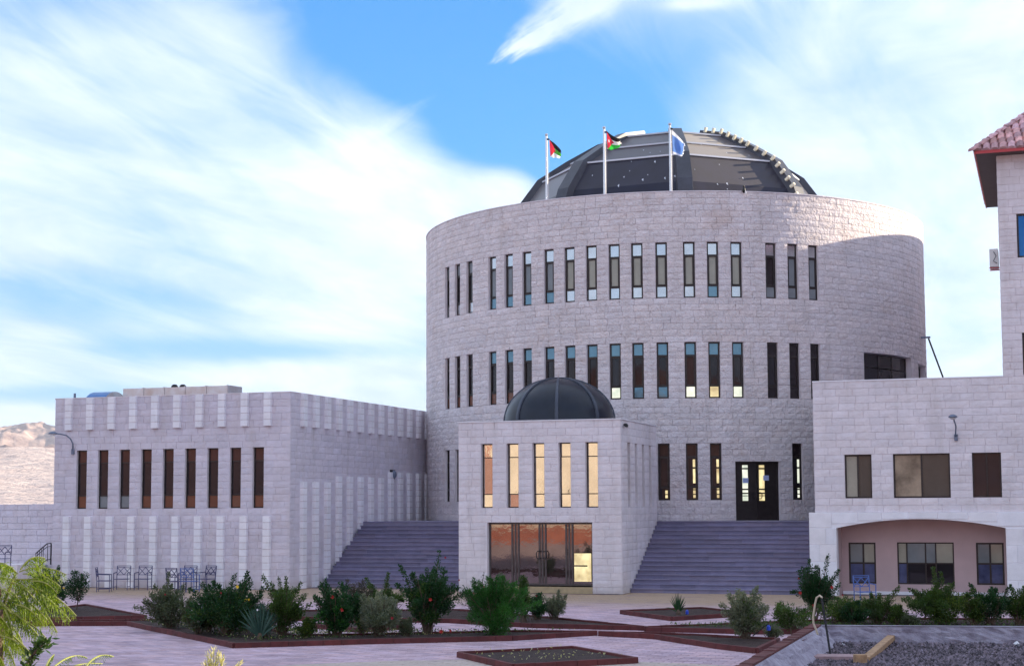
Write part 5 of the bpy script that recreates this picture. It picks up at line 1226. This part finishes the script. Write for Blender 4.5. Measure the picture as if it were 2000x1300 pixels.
def flag(vy, hoist_top, hoist_bot, fly_top, fly_bot, mid_top, mid_bot, kind, label):
    """cloth between a hoist edge and a sagging, torn fly edge (survey pixels)"""
    NU, NV = 22, 16; V = []; uvs = []; F = []; rg = random.Random(kind+3)
    def bez(a, m, b, f): return ((1-f)**2*a[0]+2*f*(1-f)*m[0]+f*f*b[0], (1-f)**2*a[1]+2*f*(1-f)*m[1]+f*f*b[1])
    for i in range(NU+1):
        f = i/NU
        T = bez(hoist_top, mid_top, fly_top, f); B = bez(hoist_bot, mid_bot, fly_bot, f)
        for j in range(NV+1):
            g = j/NV; x = B[0]+(T[0]-B[0])*g; y = B[1]+(T[1]-B[1])*g
            if i == NU: x += rg.uniform(-2.2, 1.8)
            p = on(x, y, 'Y', vy); p.y += .13*math.sin(f*7.5+g*2.5+kind)*f+.05*math.sin(g*9+f*4)*f
            V.append(p); uvs.append((f, g))
    for i in range(NU):
        for j in range(NV):
            if i == NU-1 and rg.random() < .35: continue
            q = i*(NV+1)+j; F.append((q, q+NV+1, q+NV+2, q+1))
    me = mesh('flag', V, F, flagmat('flag_cloth', kind), True); ul = me.uv_layers.new(name='UVMap')
    for lp in me.loops: ul.data[lp.index].uv = uvs[lp.vertex_index]
    tag(link('flag', me), label, 'flag', 'flags on the round roof')
vy = 63.6
flagpole(1068, 393, 266, 'leftmost flagpole on the round roof', VC-RD*.92+1.0); vy1 = VC-RD*.92+1.0
flagpole(1181, 381, 252, 'middle flagpole on the round roof', VC-RD+1.4); vy2 = VC-RD+1.4
flagpole(1310, 376, 245, 'rightmost flagpole on the round roof', VC-RD+1.3); vy3 = VC-RD+1.3
flag(vy1, (1073,273), (1075,306), (1097,297), (1092,309), (1090,283), (1083,309), 0, 'tattered black, green and white flag with a red triangle')
flag(vy2, (1184,255), (1187,291), (1214,272), (1211,285), (1198,269), (1198,296), 1, 'black, white and green flag with a red triangle and white star')
flag(vy3, (1312,254), (1314,300), (1340,284), (1334,305), (1326,266), (1322,304), 2, 'frayed white and blue flag hanging on the right pole')

# bird on the dome foot
c = on(1453, 371, 'Y', VC-RD+1.2); t = thing('bird', 'small dark and white bird perched on the rim below the dome', 'bird', c)
MB().lathe([(0, -.14), (.05, -.1), (.07, 0), (.05, .09), (.0, .12)], c, 8).build('body', 'black', t, smooth=True); MB().lathe([(0, 0), (.04, .03), (.035, .08), (0, .1)], c+Vector((-.01, 0, .1)), 8).build('head', 'black', t, smooth=True)
MB().bar(c+Vector((.04, 0, -.02)), c+Vector((.09, 0, -.17)), .05).build('tail', 'white', t)

# ------------------------------------------------------------------ roof equipment on the left wing
zr = ZL-.3
a, b = on(240, 760, 'Y', 60), on(462, 757, 'Y', 57.5)
t = thing('roof_duct', 'long galvanised metal duct on the roof of the left wing', 'duct', (-32, 58, zr))
x0, x1 = on(240, 765, 'Y', 58).x, on(444, 760, 'Y', 58).x; zt = on(440, 752.5, 'Y', 58).z; zt0 = on(250, 757, 'Y', 58).z; n = 5
for i in range(n):
    xa, xb = x0+(x1-x0)*i/n, x0+(x1-x0)*(i+1)/n; mb = MB(); mb.box(xa+.01, xb-.01, 58, 59.2, zr+.1, zt); 
    mb.box(xb-.035, xb+.02, 57.97, 59.23, zr+.08, zt+.02); mb.build('duct_section', 'galv', t)
for x in (x0+.3, (x0+x1)/2, x1-.3): MB().box(x-.04, x+.04, 58.1, 59.1, zr, zr+.1).build('support', 'black', t)
for i, x in enumerate((341, 357)):
    c = on(x, 757, 'Y', 60.5); t = thing('roof_vent', 'left mushroom vent cap behind the duct' if i == 0 else 'right mushroom vent cap behind the duct', 'vent', (c.x, c.y, zr), group='vent caps behind the duct')
    zt_ = on(x, 751, 'Y', 60.5).z; MB().lathe([(.07, 0), (.07, zt_-zr-.1)], (c.x, c.y, zr), 10).build('pipe', 'black', t); MB().lathe([(.0, .1), (.08, .09), (.14, .03), (.15, -.06), (.1, -.08)], (c.x, c.y, zt_-.08), 12).build('cap', 'black', t, smooth=True)
c0_, c1_ = on(163, 775, 'Y', 57), on(222, 775, 'Y', 57); t = thing('barrel_rooflight', 'blue curved rooflight on the left wing roof', 'rooflight', ((c0_.x+c1_.x)/2, 57, zr))
top_ = on(195, 762, 'Y', 57).z; hh = top_-zr-.12; V = []; F = []; nn_ = 12; xa_, xb_ = on(164, 775, 'Y', 57).x, on(203, 775, 'Y', 57).x
for xo in (xa_, xb_):
    for i in range(nn_+1): a = PI*i/nn_; V.append((xo, 57.9-.95*math.cos(a), zr+.12+hh*math.sin(a)))
for i in range(nn_): F.append((i, i+1, nn_+i+2, nn_+i+1))
link('curved_sheet', mesh('curved_sheet', V, F, 'bluesheet', True), t)
link('end_panel', mesh('end_panel', V[nn_+1:], [tuple(range(nn_+1))], 'galv'), t); MB().box(xa_, xb_, 56.9, 58.9, zr, zr+.12).build('upstand', 'galv', t)
c = on(146, 777, 'Y', 56); tag(MB().tube([(c.x, 56, zr), (c.x, 56, on(146, 768, 'Y', 56).z)], .05, 8).build('roof_pipe', 'lamp'), 'short blue grey pipe standing on the left wing roof', 'pipe')

# ------------------------------------------------------------------ lamps, AC, strut, bin, railing
def street_arm(label, pts, headc, hd_, r=.025, grp='wall lamps'):
    t = thing('wall_lamp', label, 'lamp', pts[0], group=grp)
    MB().tube(pts, r, 8).build('arm', 'lamp', t, smooth=True)
    mb = MB(); MB_ = mb; L, w, h = hd_
    prof = []
    V = []; F = []; n = 12; m_ = 5
    for i in range(m_+1):
        f = i/m_; z = h*math.sin(f*PI/2); s = math.cos(f*PI/2)
        for j in range(n): a = 2*PI*j/n; V.append(headc+Vector((L/2*max(s, .05)*math.cos(a), w/2*max(s, .05)*math.sin(a), z)))
    for i in range(m_):
        for j in range(n): q = i*n+j; q2 = i*n+(j+1) % n; F.append((q, q2, q2+n, q+n))
    F.append(tuple(range(n))[::-1]); link('head', mesh('head', V, F, 'lamp', True), t)
    V = [headc+Vector((L*.4*math.cos(2*PI*j/n), w*.4*math.sin(2*PI*j/n), -.012)) for j in range(n)]+[headc+Vector((L*.25*math.cos(2*PI*j/n), w*.25*math.sin(2*PI*j/n), -.06)) for j in range(n)]
    link('lens', mesh('lens', V, [(j, (j+1) % n, n+(j+1) % n, n+j) for j in range(n)]+[tuple(range(n, 2*n))], 'white'), t)
    b = pts[0]; MB().box(b.x-.06, b.x+.06, b.y-.02, b.y+.04, b.z-.14, b.z+.08).build('bracket', 'lamp', t)
yL = VL-.06
street_arm('curved arm street lamp on the corner of the left wing', [on(142, 880, 'Y', yL), on(142, 866, 'Y', yL), on(138, 857, 'Y', yL-.1), on(130, 850, 'Y', yL-.25), on(118, 847, 'Y', yL-.4), on(108, 846, 'Y', yL-.5)], on(103, 847, 'Y', yL-.55), (.42, .22, .10))
yR = VR-.06; pb = on(1867, 852, 'Y', yR)
street_arm('short arm lamp on the right wing above the windows', [pb, pb+Vector((0,-.12,.12)), on(1867, 832, 'Y', yR-.3), on(1864, 822, 'Y', yR-.6), on(1862, 816, 'Y', yR-.9)], on(1861, 815, 'Y', yR-1.0), (.30, .5, .11))
pb = on(769, 926, 'X', UL1+.14); t = thing('bulkhead_light', 'small dark oval bulkhead light on the left wing side wall', 'lamp', pb)
V = []; F = []; n = 14
for i in range(4):
    f = i/3
    for j in range(n): a = 2*PI*j/n; s = math.cos(f*PI/2*.9); V.append(pb+Vector((.12*math.sin(f*PI/2), .15*s*math.cos(a), .19*s*math.sin(a))))
for i in range(3):
    for j in range(n): q = i*n+j; q2 = i*n+(j+1) % n; F.append((q, q2, q2+n, q+n))
F.append(tuple(range(3*n, 4*n))); link('cover', mesh('cover', V, F, 'lamp', True), t); MB().box(pb.x-.14, pb.x, pb.y-.16, pb.y+.16, pb.z-.2, pb.z+.2).build('base', 'black', t)
# AC condenser on tower flank
c0_ = on(1936, 490, 'Y', VR+.55); c1_ = on(1936, 524, 'Y', VR+.55); t = thing('air_conditioner', 'outdoor air conditioner unit hung on the tower flank', 'air conditioner', (UT-.16, VR+.3, c1_.z))
MB().box(UT-.34, UT-.06, VR+.12, VR+.9, c1_.z, c0_.z).build('casing', 'ac', t)
for z in (c1_.z-.02,): MB().box(UT-.36, UT+.02, VR+.2, VR+.25, z-.03, z).build('bracket', 'fascia', t); MB().box(UT-.36, UT+.02, VR+.75, VR+.8, z-.03, z).build('bracket', 'fascia', t)
V = [(UT-.345, VR+.5+.2*math.cos(2*PI*j/16), (c0_.z+c1_.z)/2+.2*math.sin(2*PI*j/16)) for j in range(16)]; link('fan_grille', mesh('fan_grille', V, [tuple(range(16))], 'black'), t)
MB().tube([(UT-.2, VR+.11, c1_.z+.5), (UT-.12, VR+.08, c1_.z+.35), (UT-.22, VR+.08, c1_.z+.18), (UT-.1, VR+.1, c1_.z+.1)], .012, 5).build('pipe', 'black', t)
# raking strut behind the wing roof
a, b = on(1808, 661, 'Y', 71.5), on(1845, 745, 'Y', 71.5); t = thing('steel_strut', 'thin dark raking strut leaning against the round building', 'strut', b)
MB().bar(a+Vector((.12,0,0)), b, .07).build('brace', 'black', t); MB().bar(a+Vector((-.2,0,.05)), a+Vector((.2,0,.05)), .1, .08).build('head', 'lamp', t)
# bin
b0 = on(1570, 1160, 'Z', 0); t = thing('litter_bin', 'dark metal framed bin standing by the white pillar', 'bin', (b0.x+.25, b0.y, 0)); by_ = 54.2
xa, xb = on(1570, 1130, 'Y', by_).x, on(1598, 1130, 'Y', by_).x; zt_ = on(1584, 1110, 'Y', by_).z
fr2 = MB()
for x in (xa, xb):
    for y in (by_, by_+.4): fr2.box(x-.02, x+.02, y-.02, y+.02, 0, zt_)
fr2.box(xa-.02, xb+.02, by_-.02, by_+.42, zt_, zt_+.03); fr2.box(xa, xb, by_, by_+.4, .1, .13); fr2.build('frame', 'black', t)
MB().lathe([(.0, .15), (.17, .15), (.2, zt_-.18), (.18, zt_-.18)], ((xa+xb)/2, by_+.2, 0), 14).build('drum', 'black', t)
# chairs
def make_chair(m):
    t = bpy.data.objects.new('garden_chair', None); C.objects.link(t); w, d, sh_, bh = .52, .46, .42, .90; r = .024
    def P(name, segs, rr_=r):
        mb = MB()
        for a, b in segs: mb.bar(a, b, rr_)
        return mb.build(name, m, t)
    for sx in (-1, 1):
        P('leg', [((sx*w/2, -d/2, 0), (sx*w/2, -d/2, .64))]); P('leg', [((sx*w/2, d/2, 0), (sx*w/2, d/2, sh_)), ((sx*w/2, d/2, sh_), (sx*w/2, d/2+.06, bh))])
        P('armrest', [((sx*w/2, -d/2, .64), (sx*w/2, d/2+.03, .66))], .028); P('stretcher', [((sx*w/2, -d/2, .12), (sx*w/2, d/2, .12))])
    mb = MB(); mb.box(-w/2, w/2, -d/2, d/2, sh_-.02, sh_)
    mb.build('seat', m, t)
    P('backrest', [((-w/2, d/2+.06, bh), (w/2, d/2+.06, bh)), ((-w/2, d/2+.05, bh-.05), (w/2, d/2+.05, bh-.05)), ((-w/2, d/2+.02, .56), (w/2, d/2+.02, .56)), ((-w/2, d/2+.02, .56), (0, d/2+.05, bh-.06)), ((0, d/2+.05, bh-.06), (w/2, d/2+.02, .56)), ((-w/2, d/2+.05, bh-.06), (0, d/2+.02, .56)), ((0, d/2+.02, .56), (w/2, d/2+.05, bh-.06))], .02)
    return t
ch0 = make_chair('chair')
def place(src, x, y, rz, label, first=False, sc=1, z=0):
    r = src if first else src.copy()
    if not first:
        C.objects.link(r)
        for ch in list(src.children): c_ = ch.copy(); C.objects.link(c_); c_.parent = r
    r.location = (x, y, z); r.rotation_euler = (0, 0, rz); r.scale = (sc, sc, sc); r['label'] = label; r['category'] = 'chair'; r['group'] = 'metal garden chairs'
    return r
def cpos(x, y): p = G(x, y); return p.x, p.y
place(ch0, *cpos(203, 1155), R_(115), 'leftmost metal chair by the left wing, turned to face its neighbour', True)
place(ch0, *cpos(238, 1151), R_(18), 'second metal chair from the left, back against the wall')
place(ch0, *cpos(279, 1151), R_(12), 'third metal chair from the left, standing a little apart')
place(ch0, *cpos(344, 1156), R_(170), 'metal chair at the left of the clustered four')
place(ch0, *cpos(366, 1151), R_(5), 'metal chair at the back of the clustered four')
cb = make_chair('chairb')
place(cb, *cpos(371, 1156), R_(-175), 'bluest metal chair in the middle of the clustered four', True)
place(ch0, *cpos(402, 1151), R_(-14), 'rightmost metal chair of the clustered four')
place(cb, *cpos(1690, 1181), R_(30), 'blue metal chair on the paving outside the arched porch')
# raised terrace, its chair and the stair railing behind the feathery tree
zt_ = .95; RT = thing('raised_terrace', 'low raised terrace with red kerb at the far left', 'terrace', (-42, 52, 0))
MB().box(-56, -39.3, 51.4, VL+.3, 0, zt_-.1).build('wall', 'stone', RT)
for i in range(26): link('kerb_stone', kmesh, RT, Matrix.Translation((-49.5+i*.4, 51.45, zt_-.1)) @ Matrix.Diagonal((.39, .16, .1, 1)))
p_ = on(2, 1112, 'Z', zt_-.1); place(ch0, p_.x, min(53.8, p_.y), R_(10), 'dark chair on the raised terrace at the left edge', z=zt_-.1)
t = thing('stair_railing', 'black iron stair railing sloping up beside the left wing', 'railing', (-39.2, 53.2, 0)); yv = 53.3
a, b, c, d = on(70, 1080, 'Y', yv), on(92, 1061, 'Y', yv), on(100, 1060, 'Y', yv), on(99, 1102, 'Y', yv)
mb = MB(); mb.bar(a, b, .035); mb.bar(b, c, .035); mb.bar(c, d, .04); lo = Vector((0, 0, -.62)); mb.bar(a+lo, b+lo, .025); mb.bar(b+lo, c+lo, .025); lo2 = Vector((0, 0, -.12)); mb.bar(a+lo2, b+lo2, .02); mb.bar(b+lo2, c+lo2, .02); mb.build('rail', 'black', t)
for i in range(7): f = i/6; q = a.lerp(b, f) if f < .8 else b.lerp(c, (f-.8)*5); MB().bar(q, q+lo*1.1, .018).build('baluster', 'black', t)
MB().box(-39.3, -38.2, 52.9, VL, 0, d.z).build('step_block', 'stone', t)
